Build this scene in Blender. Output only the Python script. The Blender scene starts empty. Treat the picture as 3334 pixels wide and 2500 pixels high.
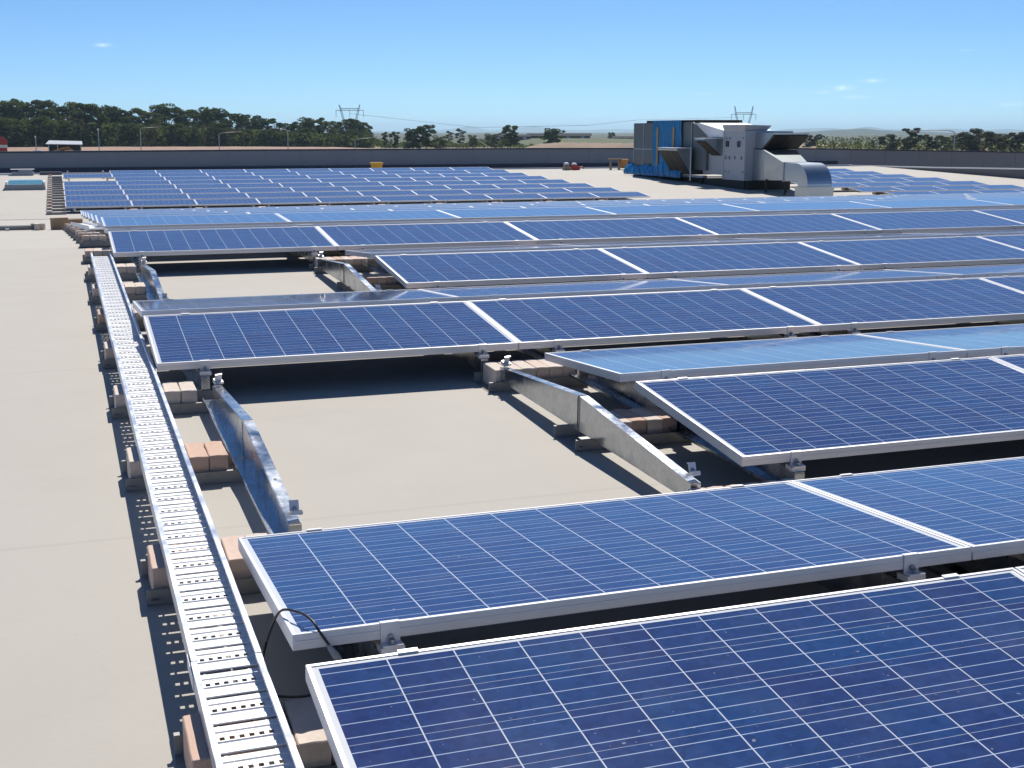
import bpy, math, random
from mathutils import Matrix, Vector
R = math.radians
random.seed(7)
sc = bpy.context.scene
COL = sc.collection

# ------------------------------------------------------------------ camera, sky, sun
cam = bpy.data.cameras.new('camera')
cam_ob = bpy.data.objects.new('camera', cam)
COL.objects.link(cam_ob)
CAM = Vector((0, 0, 1.55))
YAW, PITCH = 0.3399, 0.1962
cam_ob.location = CAM
cam_ob.rotation_euler = (math.pi / 2 - PITCH, 0, -YAW)
cam.sensor_fit = 'HORIZONTAL'
cam.sensor_width = 36
cam.lens = 36 * 4132.3 / 3334
cam.clip_start = 0.05
cam.clip_end = 60000
sc.camera = cam_ob
SUN_A, SUN_B = 0.38, 0.80          # shadow shift per metre of height, along -x and -y
SUN_ELEV = math.atan(1 / math.hypot(SUN_A, SUN_B))
SUN_AZ = math.atan2(SUN_A, SUN_B)
world = bpy.data.worlds.new("World")
sc.world = world
world.use_nodes = True
wn, wl = world.node_tree.nodes, world.node_tree.links
sky = wn.new('ShaderNodeTexSky')
sky.sky_type = 'NISHITA'
sky.sun_disc = False
sky.sun_elevation = SUN_ELEV
sky.sun_rotation = SUN_AZ
sky.air_density = 0.6
sky.dust_density = 0.0
sky.ozone_density = 8.0
bg = wn['Background']
bg.inputs[1].default_value = 0.07
sun = bpy.data.lights.new('sun', 'SUN')
sun.energy = 3.9
sun.angle = R(0.5)
sun.color = (1.0, 0.95, 0.87)
sun_ob = bpy.data.objects.new('sun', sun)
COL.objects.link(sun_ob)
sd = Vector((SUN_A, SUN_B, 1)).normalized()
sun_ob.rotation_euler = sd.to_track_quat('Z', 'Y').to_euler()
sun_ob.location = (0, 0, 40)
sc.view_settings.view_transform = 'Standard'
sc.view_settings.look = 'None'
sc.view_settings.gamma = 1
sc.view_settings.exposure = 0.5
sc.render.engine = 'CYCLES'
sc.cycles.max_bounces = 8
sc.cycles.volume_bounces = 0
sc.cycles.use_denoising = True

# a few faint cumulus wisps, fixed in the sky by direction
def wnode(t, op=None, *ins):
    n = wn.new(t)
    if op: n.operation = op
    for i, v in enumerate(ins):
        if v is None: continue
        if isinstance(v, (int, float)): n.inputs[i].default_value = v
        else: wl.new(v, n.inputs[i])
    return n.outputs[0]
def wm(op, *ins): return wnode('ShaderNodeMath', op, *ins)
tc = wn.new('ShaderNodeTexCoord')
sep = wn.new('ShaderNodeSeparateXYZ')
wl.new(tc.outputs['Generated'], sep.inputs[0])
azi = wm('ARCTAN2', sep.outputs[0], sep.outputs[1])
ele = wm('ARCSINE', sep.outputs[2])
cn = wn.new('ShaderNodeTexNoise')
cn.inputs['Scale'].default_value = 160
cn.inputs['Detail'].default_value = 4
wl.new(tc.outputs['Generated'], cn.inputs['Vector'])
total = None
for a0, e0, sa, se, k in ((2.17, 3.54, .30, .07, .9), (33.75, 1.83, .34, .10, .8), (34.95, 2.12, .34, .07, .7),
                          (34.2, 1.45, .55, .06, .45), (40.4, 1.1, .5, .07, .55), (32.9, 1.66, .4, .06, .4),
                          (27.9, 1.62, .3, .05, .3), (38.6, 3.3, .25, .04, .3)):
    da = wm('DIVIDE', wm('SUBTRACT', azi, R(a0)), R(sa))
    de = wm('DIVIDE', wm('SUBTRACT', ele, R(e0)), R(se))
    g = wm('EXPONENT', wm('MULTIPLY', wm('ADD', wm('MULTIPLY', da, da), wm('MULTIPLY', de, de)), -1.0))
    g = wm('MULTIPLY', g, k)
    total = g if total is None else wm('ADD', total, g)
cl = wm('MULTIPLY', total, wm('MULTIPLY', wm('SUBTRACT', cn.outputs[0], 0.22), 2.0))
cl = wnode('ShaderNodeClamp', None, cl)
mixc = wn.new('ShaderNodeMix')
mixc.data_type = 'RGBA'
wl.new(cl, mixc.inputs[0])
wl.new(sky.outputs[0], mixc.inputs[6])
mixc.inputs[7].default_value = (11.5, 11.5, 11.8, 1)
tint = wn.new('ShaderNodeMix')
tint.data_type = 'RGBA'
tint.blend_type = 'MULTIPLY'
tint.inputs[0].default_value = 1
wl.new(mixc.outputs[2], tint.inputs[6])
tint.inputs[7].default_value = (.90, 1.04, 1.09, 1)
wl.new(tint.outputs[2], bg.inputs[0])

# ------------------------------------------------------------------ materials
class NT:
    def __init__(s, name):
        s.m = bpy.data.materials.new(name); s.m.use_nodes = True
        s.n, s.l = s.m.node_tree.nodes, s.m.node_tree.links
        s.b = s.n['Principled BSDF']
    def new(s, t, **kw):
        n = s.n.new(t)
        for k, v in kw.items(): setattr(n, k, v)
        return n
    def math(s, op, *ins):
        n = s.n.new('ShaderNodeMath'); n.operation = op
        for i, v in enumerate(ins):
            if isinstance(v, (int, float)): n.inputs[i].default_value = v
            else: s.l.new(v, n.inputs[i])
        return n.outputs[0]
    def mix(s, f, a, b):
        n = s.n.new('ShaderNodeMix'); n.data_type = 'RGBA'
        for i, v in ((0, f), (6, a), (7, b)):
            if isinstance(v, (int, float)): n.inputs[i].default_value = v
            elif isinstance(v, tuple): n.inputs[i].default_value = (*v, 1) if len(v) == 3 else v
            else: s.l.new(v, n.inputs[i])
        return n.outputs[2]
    def noise(s, scale, detail=3, coord='Object', vec=None, rough=.55):
        n = s.n.new('ShaderNodeTexNoise'); n.inputs['Scale'].default_value = scale
        n.inputs['Detail'].default_value = detail; n.inputs['Roughness'].default_value = rough
        s.l.new(vec if vec is not None else s.coord(coord), n.inputs['Vector'])
        return n.outputs[0]
    def coord(s, c='Object'):
        if not hasattr(s, '_tc'): s._tc = s.n.new('ShaderNodeTexCoord')
        return s._tc.outputs[c]
    def geo(s, o='Position'):
        if not hasattr(s, '_g'): s._g = s.n.new('ShaderNodeNewGeometry')
        return s._g.outputs[o]
    def ramp(s, f, lo, hi, a=0., b=1.):
        n = s.n.new('ShaderNodeMapRange'); s.l.new(f, n.inputs[0])
        for i, v in ((1, lo), (2, hi), (3, a), (4, b)): n.inputs[i].default_value = v
        return n.outputs[0]
    def set(s, **kw):
        for k, v in kw.items():
            i = s.b.inputs[k.replace('_', ' ')]
            if isinstance(v, tuple): i.default_value = (*v, 1)
            elif isinstance(v, (int, float)): i.default_value = v
            else: s.l.new(v, i)
        return s
    def bump(s, h, strength, dist=.01):
        n = s.n.new('ShaderNodeBump'); n.inputs['Strength'].default_value = strength
        n.inputs['Distance'].default_value = dist
        s.l.new(h, n.inputs['Height']); s.l.new(n.outputs[0], s.b.inputs['Normal'])
        return s
    def rand(s):
        return s.n.new('ShaderNodeObjectInfo').outputs['Random']

def plain(name, col, rough=.6, metal=0., var=.12, scale=6.):
    t = NT(name)
    f = t.noise(scale, 4)
    c2 = tuple(c * (1 - var) for c in col)
    c1 = tuple(min(1, c * (1 + var)) for c in col)
    t.set(Base_Color=t.mix(f, c2, c1), Roughness=rough, Metallic=metal)
    return t.m

def m_cells():
    t = NT('polycrystalline_cells')
    co = t.coord('Object')
    sp = t.new('ShaderNodeSeparateXYZ'); t.l.new(co, sp.inputs[0])
    u = t.math('DIVIDE', t.math('SUBTRACT', sp.outputs[0], .0255), .15992)
    v = t.math('DIVIDE', t.math('SUBTRACT', sp.outputs[1], .0215), .15850)
    fu, fv = t.math('FRACT', u), t.math('FRACT', v)
    iu, iv = t.math('FLOOR', u), t.math('FLOOR', v)
    gx = t.math('GREATER_THAN', fu, .9795)
    gy = t.math('GREATER_THAN', fv, .990)
    out = t.math('MAXIMUM', t.math('LESS_THAN', u, 0.), t.math('GREATER_THAN', u, 11.985))
    out = t.math('MAXIMUM', out, t.math('MAXIMUM', t.math('LESS_THAN', v, 0.), t.math('GREATER_THAN', v, 5.985)))
    bars = None
    for p in (.165, .492, .82):
        k = t.math('LESS_THAN', t.math('ABSOLUTE', t.math('SUBTRACT', fv, p)), .0080)
        bars = k if bars is None else t.math('MAXIMUM', bars, k)
    comb = t.new('ShaderNodeCombineXYZ')
    t.l.new(iu, comb.inputs[0]); t.l.new(iv, comb.inputs[1])
    t.l.new(t.math('MULTIPLY', t.rand(), 97.), comb.inputs[2])
    wnz = t.new('ShaderNodeTexWhiteNoise'); wnz.noise_dimensions = '3D'; t.l.new(comb.outputs[0], wnz.inputs['Vector'])
    vor = t.new('ShaderNodeTexVoronoi'); vor.inputs['Scale'].default_value = 55
    t.l.new(co, vor.inputs['Vector'])
    base = t.mix(wnz.outputs['Value'], (.018, .026, .118), (.010, .060, .190))
    grain = t.mix(.5, base, t.mix(vor.outputs['Color'], (.009, .020, .085), (.020, .062, .21)))
    big = t.noise(2.2, 2)
    grain = t.mix(t.ramp(big, .35, .7, 0, .35), grain, (.024, .022, .095))
    c = t.mix(t.math('MULTIPLY', gy, .55), grain, (.62, .66, .72))
    c = t.mix(t.math('MULTIPLY', gx, .85), c, (.66, .70, .76))
    c = t.mix(t.math('MULTIPLY', bars, .85), c, (.48, .56, .72))  # sky reflection in the silver busbars, put into their blue tint
    c = t.mix(out, c, (.74, .75, .76))
    # dust specks and streaks lying on the glass
    d1 = t.ramp(t.noise(60, 2), .725, .76, 0, .5)
    d2 = t.ramp(t.noise(5, 4), .45, .8, 0, .055)
    c = t.mix(t.math('MAXIMUM', d1, d2), c, (.42, .43, .44))
    t.set(Base_Color=c, Roughness=.10, IOR=1.5)
    t.b.inputs['Specular IOR Level'].default_value = .0
    t.b.inputs['Coat Weight'].default_value = 1.
    t.b.inputs['Coat IOR'].default_value = 1.62
    t.b.inputs['Coat Roughness'].default_value = .062
    t.b.inputs['Sheen Weight'].default_value = .06
    t.b.inputs['Sheen Roughness'].default_value = .45
    return t.m

def m_galv(name, col=(.43, .46, .50), rough=.22, metal=1., sc_=45):
    t = NT(name)
    vor = t.new('ShaderNodeTexVoronoi'); vor.inputs['Scale'].default_value = sc_
    t.l.new(t.coord(), vor.inputs['Vector'])
    f = t.noise(9, 5)
    a = tuple(c * .78 for c in col); b = tuple(min(1, c * 1.12) for c in col)
    c = t.mix(.5, t.mix(vor.outputs['Color'], a, b), t.mix(f, a, b))
    t.set(Base_Color=c, Metallic=metal, Roughness=t.ramp(f, .3, .7, rough - .08, rough + .14))
    return t.m

def m_brick():
    t = NT('tan_clay_brick')
    f = t.noise(70, 4); g = t.noise(14, 3)
    c = t.mix(f, (.58, .48, .41), (.75, .66, .58))
    c = t.mix(t.ramp(t.rand(), .45, 1., 0, .85), c, (.60, .38, .28))
    c = t.mix(t.ramp(g, .55, .8, 0, .4), c, (.62, .54, .46))
    t.set(Base_Color=c, Roughness=.95).bump(f, .5, .003)
    return t.m

def m_roof():
    t = NT('membrane_roof')
    p = t.geo()
    a, b, d = t.noise(.35, 4, vec=p), t.noise(2.5, 5, vec=p), t.noise(40, 3, vec=p)
    c = t.mix(a, (.425, .395, .345), (.475, .445, .40))
    c = t.mix(t.ramp(b, .35, .75, 0, .35), c, (.50, .475, .43))
    c = t.mix(t.ramp(d, .62, .8, 0, .25), c, (.33, .31, .28))
    sp = t.new('ShaderNodeSeparateXYZ'); t.l.new(p, sp.inputs[0])
    fy = t.math('FRACT', t.math('DIVIDE', t.math('ADD', sp.outputs[1], t.math('MULTIPLY', b, .02)), 3.05))
    seam = t.math('LESS_THAN', t.math('ABSOLUTE', t.math('SUBTRACT', fy, .5)), .004)
    fx = t.math('FRACT', t.math('DIVIDE', t.math('ADD', sp.outputs[0], 1.33), 7.7))
    seam = t.math('MAXIMUM', seam, t.math('LESS_THAN', t.math('ABSOLUTE', t.math('SUBTRACT', fx, .5)), .0011))
    c = t.mix(t.math('MULTIPLY', seam, .20), c, (.30, .28, .25))
    st = t.ramp(t.noise(.9, 6, vec=p, rough=.7), .56, .72, 0, .30)
    c = t.mix(st, c, (.36, .33, .29))
    t.set(Base_Color=c, Roughness=.85).bump(t.math('ADD', t.math('MULTIPLY', a, 2.), t.math('MULTIPLY', d, .15)), .25, .02)
    return t.m

def m_ground():
    t = NT('dry_grassland')
    p = t.geo()
    a, b = t.noise(.012, 5, vec=p), t.noise(.09, 5, vec=p)
    c = t.mix(t.ramp(a, .35, .65), (.30, .19, .13), (.20, .19, .07))
    c = t.mix(t.ramp(b, .4, .7, 0, .6), c, (.38, .29, .22))
    ln = t.new('ShaderNodeVectorMath', operation='LENGTH'); t.l.new(p, ln.inputs[0])
    far = t.ramp(t.math('ADD', ln.outputs['Value'], t.math('MULTIPLY', a, 200.)), 790, 900)
    far_c = t.mix(t.noise(.004, 4, vec=p), (.035, .05, .03), (.08, .085, .045))
    t.set(Base_Color=t.mix(far, c, far_c), Roughness=.95)
    return t.m

def m_leaf(name, a, b):
    t = NT(name)
    c = t.mix(t.rand(), a, b)
    p = t.noise(.35, 3)
    c = t.mix(t.ramp(p, .3, .7, 0, .75), c, tuple(x * .7 for x in a))
    d, tl, mx = t.new('ShaderNodeBsdfDiffuse'), t.new('ShaderNodeBsdfTranslucent'), t.new('ShaderNodeMixShader')
    t.l.new(c, d.inputs[0]); t.l.new(c, tl.inputs[0]); mx.inputs[0].default_value = .42
    t.l.new(d.outputs[0], mx.inputs[1]); t.l.new(tl.outputs[0], mx.inputs[2])
    t.l.new(mx.outputs[0], t.n['Material Output'].inputs[0])
    return t.m

M = {
    'cells': m_cells(),
    'frame': plain('anodised_aluminium', (.68, .68, .70), .42, .40, .05, 3.),
    'galv': m_galv('galvanised_steel'),
    'tray': m_galv('bright_galvanised_tray', (.95, .95, .96), .5, .10),
    'rail': m_galv('tray_rail_steel', (.62, .66, .75), .36, .75),
    'chan': m_galv('dull_galvanised_channel', (.33, .33, .32), .6, .5, 22),
    'bolt': plain('bolt_steel', (.30, .33, .38), .35, .9),
    'brick': m_brick(), 'roof': m_roof(), 'ground': m_ground(),
    'wall': plain('grey_blue_wall_sheet', (.285, .29, .305), .6, 0, .06, .8),
    'wallcap': plain('navy_coping', (.045, .055, .085), .5, 0, .1, 1.),
    'gutter': plain('dark_gutter_sheet', (.14, .145, .155), .7, 0, .15, 1.2),
    'white': plain('white_painted_metal', (.78, .79, .79), .45, 0, .05, 2.),
    'offwhite': plain('pale_grey_painted_metal', (.42, .44, .47), .45, .1, .05, 2.),
    'unit': plain('grey_cabinet_sheet', (.135, .155, .16), .5, .2, .1, 1.2),
    'duct': plain('duct_sheet_steel', (.44, .48, .51), .28, .9, .16, 1.2),
    'dark': plain('dark_louvre', (.030, .029, .024), .7, 0, .3, 9.),
    'slat': plain('bronze_louvre_slat', (.17, .13, .08), .6, .2, .2, 9.),
    'glass': plain('dark_window_glass', (.02, .03, .07), .1, 0, .1, 3.),
    'tarp': plain('blue_tarpaulin', (.010, .20, .44), .3, 0, .4, 2.5),
    'black': plain('black_rubber', (.012, .012, .013), .45, 0, .2, 20.),
    'yellow': plain('yellow_plastic', (.75, .40, .02), .4, 0, .1, 6.),
    'red': plain('red_paint', (.42, .03, .025), .45, 0, .2, 6.),
    'orange': plain('orange_wood', (.50, .22, .06), .7, 0, .2, 6.),
    'wood': plain('weathered_timber', (.36, .27, .18), .8, 0, .25, 9.),
    'card': plain('brown_cardboard', (.36, .25, .16), .85, 0, .3, 7.),
    'sky_dome': plain('skylight_acrylic', (.22, .52, .66), .2, 0, .1, 2.),
    'conc': plain('grey_concrete', (.36, .36, .35), .9, 0, .15, 5.),
    'lamp': plain('lamp_post_steel', (.50, .51, .50), .5, .5, .1, 1.),
    'pylon': plain('pylon_lattice_steel', (.50, .52, .54), .6, .4, .1, .2),
    'bark': plain('pale_bark', (.22, .19, .15), .9, 0, .4, 1.5),
    'leafA': m_leaf('eucalypt_leaf', (.075, .108, .036), (.145, .160, .050)),
    'leafB': m_leaf('olive_leaf', (.075, .085, .032), (.135, .125, .045)),
    'leafC': m_leaf('dull_leaf', (.075, .078, .045), (.12, .105, .062)),
    'roofdark': plain('dark_tiled_roof', (.035, .038, .05), 1., 0, .2, .3),
    'brickhouse': plain('red_brick_wall', (.22, .11, .09), .9, 0, .3, .5),
    'mound': plain('bare_brown_earth', (.25, .175, .12), .95, 0, .4, .12),
    'bank': plain('dry_pinkish_grass', (.34, .215, .155), .95, 0, .3, .15),
    'grassrise': plain('green_paddock', (.085, .10, .04), .95, 0, .35, .05),
    'hill': plain('wooded_hill', (.035, .05, .035), .95, 0, .35, .002),
    'car': plain('white_car_paint', (.75, .76, .77), .25, 0, .03, 2.),
}

# ------------------------------------------------------------------ mesh helpers
class MB:
    def __init__(s): s.v, s.f, s.mi = [], [], []
    def poly(s, pts, mi=0):
        k = len(s.v); s.v += [tuple(p) for p in pts]; s.f.append(tuple(range(k, k + len(pts)))); s.mi.append(mi)
    def box(s, a, b, mi=0, mat=None):
        x0, y0, z0 = a; x1, y1, z1 = b
        P = [Vector(p) for p in ((x0, y0, z0), (x1, y0, z0), (x1, y1, z0), (x0, y1, z0), (x0, y0, z1), (x1, y0, z1), (x1, y1, z1), (x0, y1, z1))]
        if mat is not None: P = [mat @ p for p in P]
        s.hexa(P, mi)
    def hexa(s, P, mi=0):
        k = len(s.v); s.v += [tuple(p) for p in P]
        for f in ((0, 3, 2, 1), (4, 5, 6, 7), (0, 1, 5, 4), (1, 2, 6, 5), (2, 3, 7, 6), (3, 0, 4, 7)):
            s.f.append(tuple(k + i for i in f)); s.mi.append(mi)
    def prism(s, prof, axis, a, b, mi=0):          # extrude a closed outline along an axis
        def pt(p, t):
            return {'x': (t, p[0], p[1]), 'y': (p[0], t, p[1]), 'z': (p[0], p[1], t)}[axis]
        k, n = len(s.v), len(prof)
        s.v += [pt(p, a) for p in prof] + [pt(p, b) for p in prof]
        s.f.append(tuple(range(k, k + n))); s.f.append(tuple(range(k + 2 * n - 1, k + n - 1, -1))); s.mi += [mi, mi]
        for i in range(n):
            j = (i + 1) % n
            s.f.append((k + i, k + n + i, k + n + j, k + j)); s.mi.append(mi)
    def tube(s, pts, rad, n=8, mi=0, cap=True):
        pts = [Vector(p) for p in pts]
        rs = rad if isinstance(rad, (list, tuple)) else [rad] * len(pts)
        rings = []
        for i, p in enumerate(pts):
            d = (pts[min(i + 1, len(pts) - 1)] - pts[max(i - 1, 0)]).normalized()
            a = d.cross(Vector((0, 0, 1)) if abs(d.z) < .95 else Vector((1, 0, 0))).normalized(); b = d.cross(a)
            k = len(s.v)
            for j in range(n):
                t = 2 * math.pi * j / n
                s.v.append(tuple(p + (a * math.cos(t) + b * math.sin(t)) * rs[i]))
            rings.append(k)
        for i in range(len(rings) - 1):
            for j in range(n):
                j2 = (j + 1) % n
                s.f.append((rings[i] + j, rings[i] + j2, rings[i + 1] + j2, rings[i + 1] + j)); s.mi.append(mi)
        if cap:
            s.f.append(tuple(range(rings[0] + n - 1, rings[0] - 1, -1))); s.mi.append(mi)
            s.f.append(tuple(range(rings[-1], rings[-1] + n))); s.mi.append(mi)
    def mesh(s, name, mats, smooth=False, fix=True):
        me = bpy.data.meshes.new(name); me.from_pydata(s.v, [], s.f)
        for m in (mats if isinstance(mats, (list, tuple)) else [mats]): me.materials.append(M[m])
        if any(s.mi): me.polygons.foreach_set('material_index', s.mi)
        if smooth: me.polygons.foreach_set('use_smooth', [True] * len(s.f))
        me.update()
        if fix:
            import bmesh
            bm = bmesh.new(); bm.from_mesh(me); bmesh.ops.recalc_face_normals(bm, faces=bm.faces); bm.to_mesh(me); bm.free()
        return me

def link(name, data, parent=None, mat=None):
    o = bpy.data.objects.new(name, data); COL.objects.link(o)
    if parent: o.parent = parent
    if mat is not None: o.matrix_local = mat
    return o
def tag(o, label, cat, group=None):
    o['label'] = label; o['category'] = cat
    if group: o['group'] = group
    return o
def thing(name, label, cat, mat=None, group=None):
    return tag(link(name, None, None, mat), label, cat, group)
def structure(name, mb, mat, kind='structure', **kw):
    o = link(name, mb.mesh(name, mat, **kw)); o['kind'] = kind; return o
def bevel(o, w=.003, seg=1):
    m = o.modifiers.new('bevel', 'BEVEL'); m.width = w; m.segments = seg; m.limit_method = 'ANGLE'; return o
ORD = ('first second third fourth fifth sixth seventh eighth ninth tenth eleventh twelfth thirteenth fourteenth fifteenth '
       'sixteenth seventeenth eighteenth nineteenth twentieth').split()

# ------------------------------------------------------------------ ground, hills, roof
def zroof(y):
    if y < 13.95: return .027 * y
    if y < 39.7: return .3766 - .0519 * (y - 13.95)
    return -.9597 + .0256 * (y - 39.7)
P1 = Matrix.Rotation(math.atan(.027), 4, 'X')
P2 = Matrix.Translation((0, 13.95, .3766)) @ Matrix.Rotation(math.atan(-.0519), 4, 'X')
P3 = Matrix.Translation((0, 41.5, zroof(41.5))) @ Matrix.Rotation(math.atan(.0256), 4, 'X')

g = MB()
ring = [0, 300, 900, 3000, 9000, 26000]
N = 48
GZ = -5.4
for i in range(len(ring) - 1):
    for j in range(N):
        a0, a1 = 2 * math.pi * j / N, 2 * math.pi * (j + 1) / N
        q = [(ring[i] * math.cos(a0), ring[i] * math.sin(a0), GZ), (ring[i + 1] * math.cos(a0), ring[i + 1] * math.sin(a0), GZ),
             (ring[i + 1] * math.cos(a1), ring[i + 1] * math.sin(a1), GZ), (ring[i] * math.cos(a1), ring[i] * math.sin(a1), GZ)]
        g.poly(q[1:] if i == 0 and False else q)
structure('ground', g, 'ground')

def ridge(name, D, px0, px1, tops, mat, depth, base=GZ, steps=60, jag=0.):
    """a land rise whose crest stands at distance D; tops = [(px, z)] in bearing order"""
    mb = MB(); rows = []
    rnd = random.Random(name)
    for i in range(steps + 1):
        px = px0 + (px1 - px0) * i / steps
        z = base
        for (pa, za), (pb, zb) in zip(tops, tops[1:]):
            if pa <= px <= pb:
                t = (px - pa) / (pb - pa); t = t * t * (3 - 2 * t); z = za + (zb - za) * t
        z += rnd.uniform(-jag, jag) if z > base + .1 else 0
        b = YAW + math.atan((px - 1667) / 4132)
        row = []
        for k, h in ((-1, 0), (-.55, .45), (-.2, .88), (0, 1), (.35, .8), (1, 0)):
            d = D + k * depth
            row.append((d * math.sin(b), d * math.cos(b), base - .3 + (z - base + .3) * h))
        rows.append(row)
    for a, b in zip(rows, rows[1:]):
        for k in range(5): mb.poly((a[k], b[k], b[k + 1], a[k + 1]))
    return structure(name, mb, mat, smooth=True)
ridge('hill', 20000, 1050, 2300, [(1050, GZ), (1200, 8.3), (1380, 16.7), (1470, 40.0), (1525, 83.3), (1600, 26.7), (1680, 63.3), (1740, 93.3), (1800, 40.0), (1900, 26.7), (2000, 43.3), (2100, 36.7), (2300, GZ)], 'hill', 1500)
ridge('hill', 17000, 2450, 3500, [(2450, GZ), (2560, 37.8), (2680, 49.1), (2740, 34.0), (2800, 64.2), (2870, 34.0), (2960, 22.7), (3060, 41.6), (3150, 18.9), (3250, 34.0), (3350, 7.6), (3500, GZ)], 'hill', 1500)
ridge('hill', 4600, 2500, 3200, [(2500, GZ), (2620, 2), (2700, 8), (2790, 12), (2860, 6), (2960, 1), (3200, GZ)], 'hill', 900)
ridge('grass_bank', 536, -120, 1280, [(-120, -4.35), (400, -4.3), (800, -4.35), (1080, -4.6), (1280, GZ)], 'bank', 34, jag=.05)
ridge('mound', 420, 1655, 2200, [(1655, GZ), (1690, -3.7), (1770, -2.2), (1830, -1.85), (1990, -2.1), (2070, -2.0), (2130, -3.), (2200, GZ)], 'mound', 30, jag=.12)
ridge('hill', 690, 1560, 2260, [(1560, GZ), (1660, -3.), (1740, -1.9), (1900, -1.9), (2100, -2.2), (2260, GZ)], 'grassrise', 130)

XL, XR = -30., 44.
rf = MB()
prof = [(-8, zroof(-8)), (13.95, zroof(13.95)), (39.7, zroof(39.7)), (62.6, zroof(62.6))]
for (ya, za), (yb, zb) in zip(prof, prof[1:]):
    n = 12
    for i in range(n):
        t0, t1 = i / n, (i + 1) / n
        rf.poly(((XL, ya + (yb - ya) * t0, za + (zb - za) * t0), (XR, ya + (yb - ya) * t0, za + (zb - za) * t0),
                 (XR, ya + (yb - ya) * t1, za + (zb - za) * t1), (XL, ya + (yb - ya) * t1, za + (zb - za) * t1)))
    rf.poly(((XR, ya, za), (XR, ya, za - .35), (XR, yb, zb - .35), (XR, yb, zb)))
    rf.poly(((XL, ya, za), (XL, ya, za - .35), (XL, yb, zb - .35), (XL, yb, zb)))
rf.poly(((XL, 62.6, zroof(62.6)), (XR, 62.6, zroof(62.6)), (XR, 62.6, zroof(62.6) - .35), (XL, 62.6, zroof(62.6) - .35)))
structure('roof', rf, 'roof')

bd = thing('warehouse', 'grey warehouse body carrying the flat roof under the solar arrays', 'building')
mb = MB()
mb.box((XL + .2, -7.8, GZ - .2), (XR - .2, 62.3, -1.5))
link('wall', mb.mesh('warehouse_wall', 'wall'), bd)

gt = thing('roof_gutter', 'dark sheet gutter with a pale edge strip along the far parapet', 'gutter')
mb = MB()
mb.poly(((XL, 62.62, -.44), (44.02, 62.62, -.50), (44.02, 65.99, -.40), (XL, 65.99, -.40)))
link('floor', mb.mesh('gutter_floor', 'gutter'), gt)
mb = MB()
mb.hexa([(XL, 64.9, -.86), (44.2, 64.9, -.86), (44.2, 65.0, -.86), (XL, 65.0, -.86), (XL, 64.9, -.37), (44.2, 64.9, -.35), (44.2, 65.0, -.35), (XL, 65.0, -.37)])
link('edge_strip', mb.mesh('gutter_edge_strip', 'white'), gt)

up = thing('roof_upstand', 'low dark upstand with a thin white capping along the right roof edge', 'wall')
mb, cp = MB(), MB()
UZ = [(20, .05), (40, -.10), (50, -.24), (57.5, -.36), (65, -.44)]
for (ya, za), (yb, zb) in zip(UZ, UZ[1:]):
    mb.hexa([(44.003, ya, -2), (44.2, ya, -2), (44.2, yb, -2), (44.003, yb, -2), (44.003, ya, za), (44.2, ya, za), (44.2, yb, zb), (44.003, yb, zb)])
    cp.hexa([(43.98, ya, za + .001), (44.24, ya, za + .001), (44.24, yb, zb + .001), (43.98, yb, zb + .001), (43.98, ya, za + .06), (44.24, ya, za + .06), (44.24, yb, zb + .06), (43.98, yb, zb + .06)])
link('wall_sheet', mb.mesh('upstand_sheet', 'gutter'), up)
link('capping', cp.mesh('upstand_capping', 'white'), up)

vg = tag(link('valley_gutter', None), 'thin dark gutter line across the roof valley before the far block', 'gutter')
mb = MB(); mb.hexa([(XL, 39.62, zroof(39.7) - .1), (XR, 39.62, zroof(39.7) - .1), (XR, 39.80, zroof(39.7) - .1), (XL, 39.80, zroof(39.7) - .1), (XL, 39.62, zroof(39.7) + .008), (XR, 39.62, zroof(39.7) + .008), (XR, 39.80, zroof(39.7) + .008), (XL, 39.80, zroof(39.7) + .008)])
link('gutter_strip', mb.mesh('valley_strip', 'gutter'), vg)
mb = MB(); mb.box((XL, 62.45, zroof(62.5) - .1), (-1.7, 62.598, zroof(62.5) + .075)); link('edge_flashing', mb.mesh('edge_flashing', 'white'), gt)
mb = MB(); mb.box((-.75, 62.2, zroof(62.3) - .1), (.2, 62.5, zroof(62.3) + .14)); link('edge_dark_strip', mb.mesh('edge_dark_strip', 'gutter'), gt)  # low dark box along part of the far roof edge

pw = thing('parapet_wall', 'long low grey parapet wall along the far edge of the roof', 'wall')
mb, cp = MB(), MB()
px = [(XL, .44), (-2.5, .60), (10, .645), (23, .66), (40, .61), (57, .30), (75, -.05)]
for (xa, za), (xb, zb) in zip(px, px[1:]):
    mb.hexa([(xa, 66, GZ), (xb, 66, GZ), (xb, 66.3, GZ), (xa, 66.3, GZ), (xa, 66, za), (xb, 66, zb), (xb, 66.3, zb), (xa, 66.3, za)])
    cp.hexa([(xa, 65.95, za - .045), (xb, 65.95, zb - .045), (xb, 66.35, zb - .045), (xa, 66.35, za - .045), (xa, 65.95, za + .03), (xb, 65.95, zb + .03), (xb, 66.35, zb + .03), (xa, 66.35, za + .03)])
    n = 7
    for i in range(n):
        x = xa + (xb - xa) * i / n; z = za + (zb - za) * i / n
        mb.box((x, 65.985, z - 1.35), (x + .03, 66.0, z - .05))
link('wall_sheet', mb.mesh('parapet_sheet', 'wall'), pw)
link('coping', cp.mesh('parapet_coping', 'wallcap'), pw)
fl = MB()
fl.box((XL, 65.9, -.42), (43.9, 65.975, -.16))
link('base_band', fl.mesh('parapet_base_band', 'wallcap'), pw)  # dark navy band along the foot of the parapet

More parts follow.
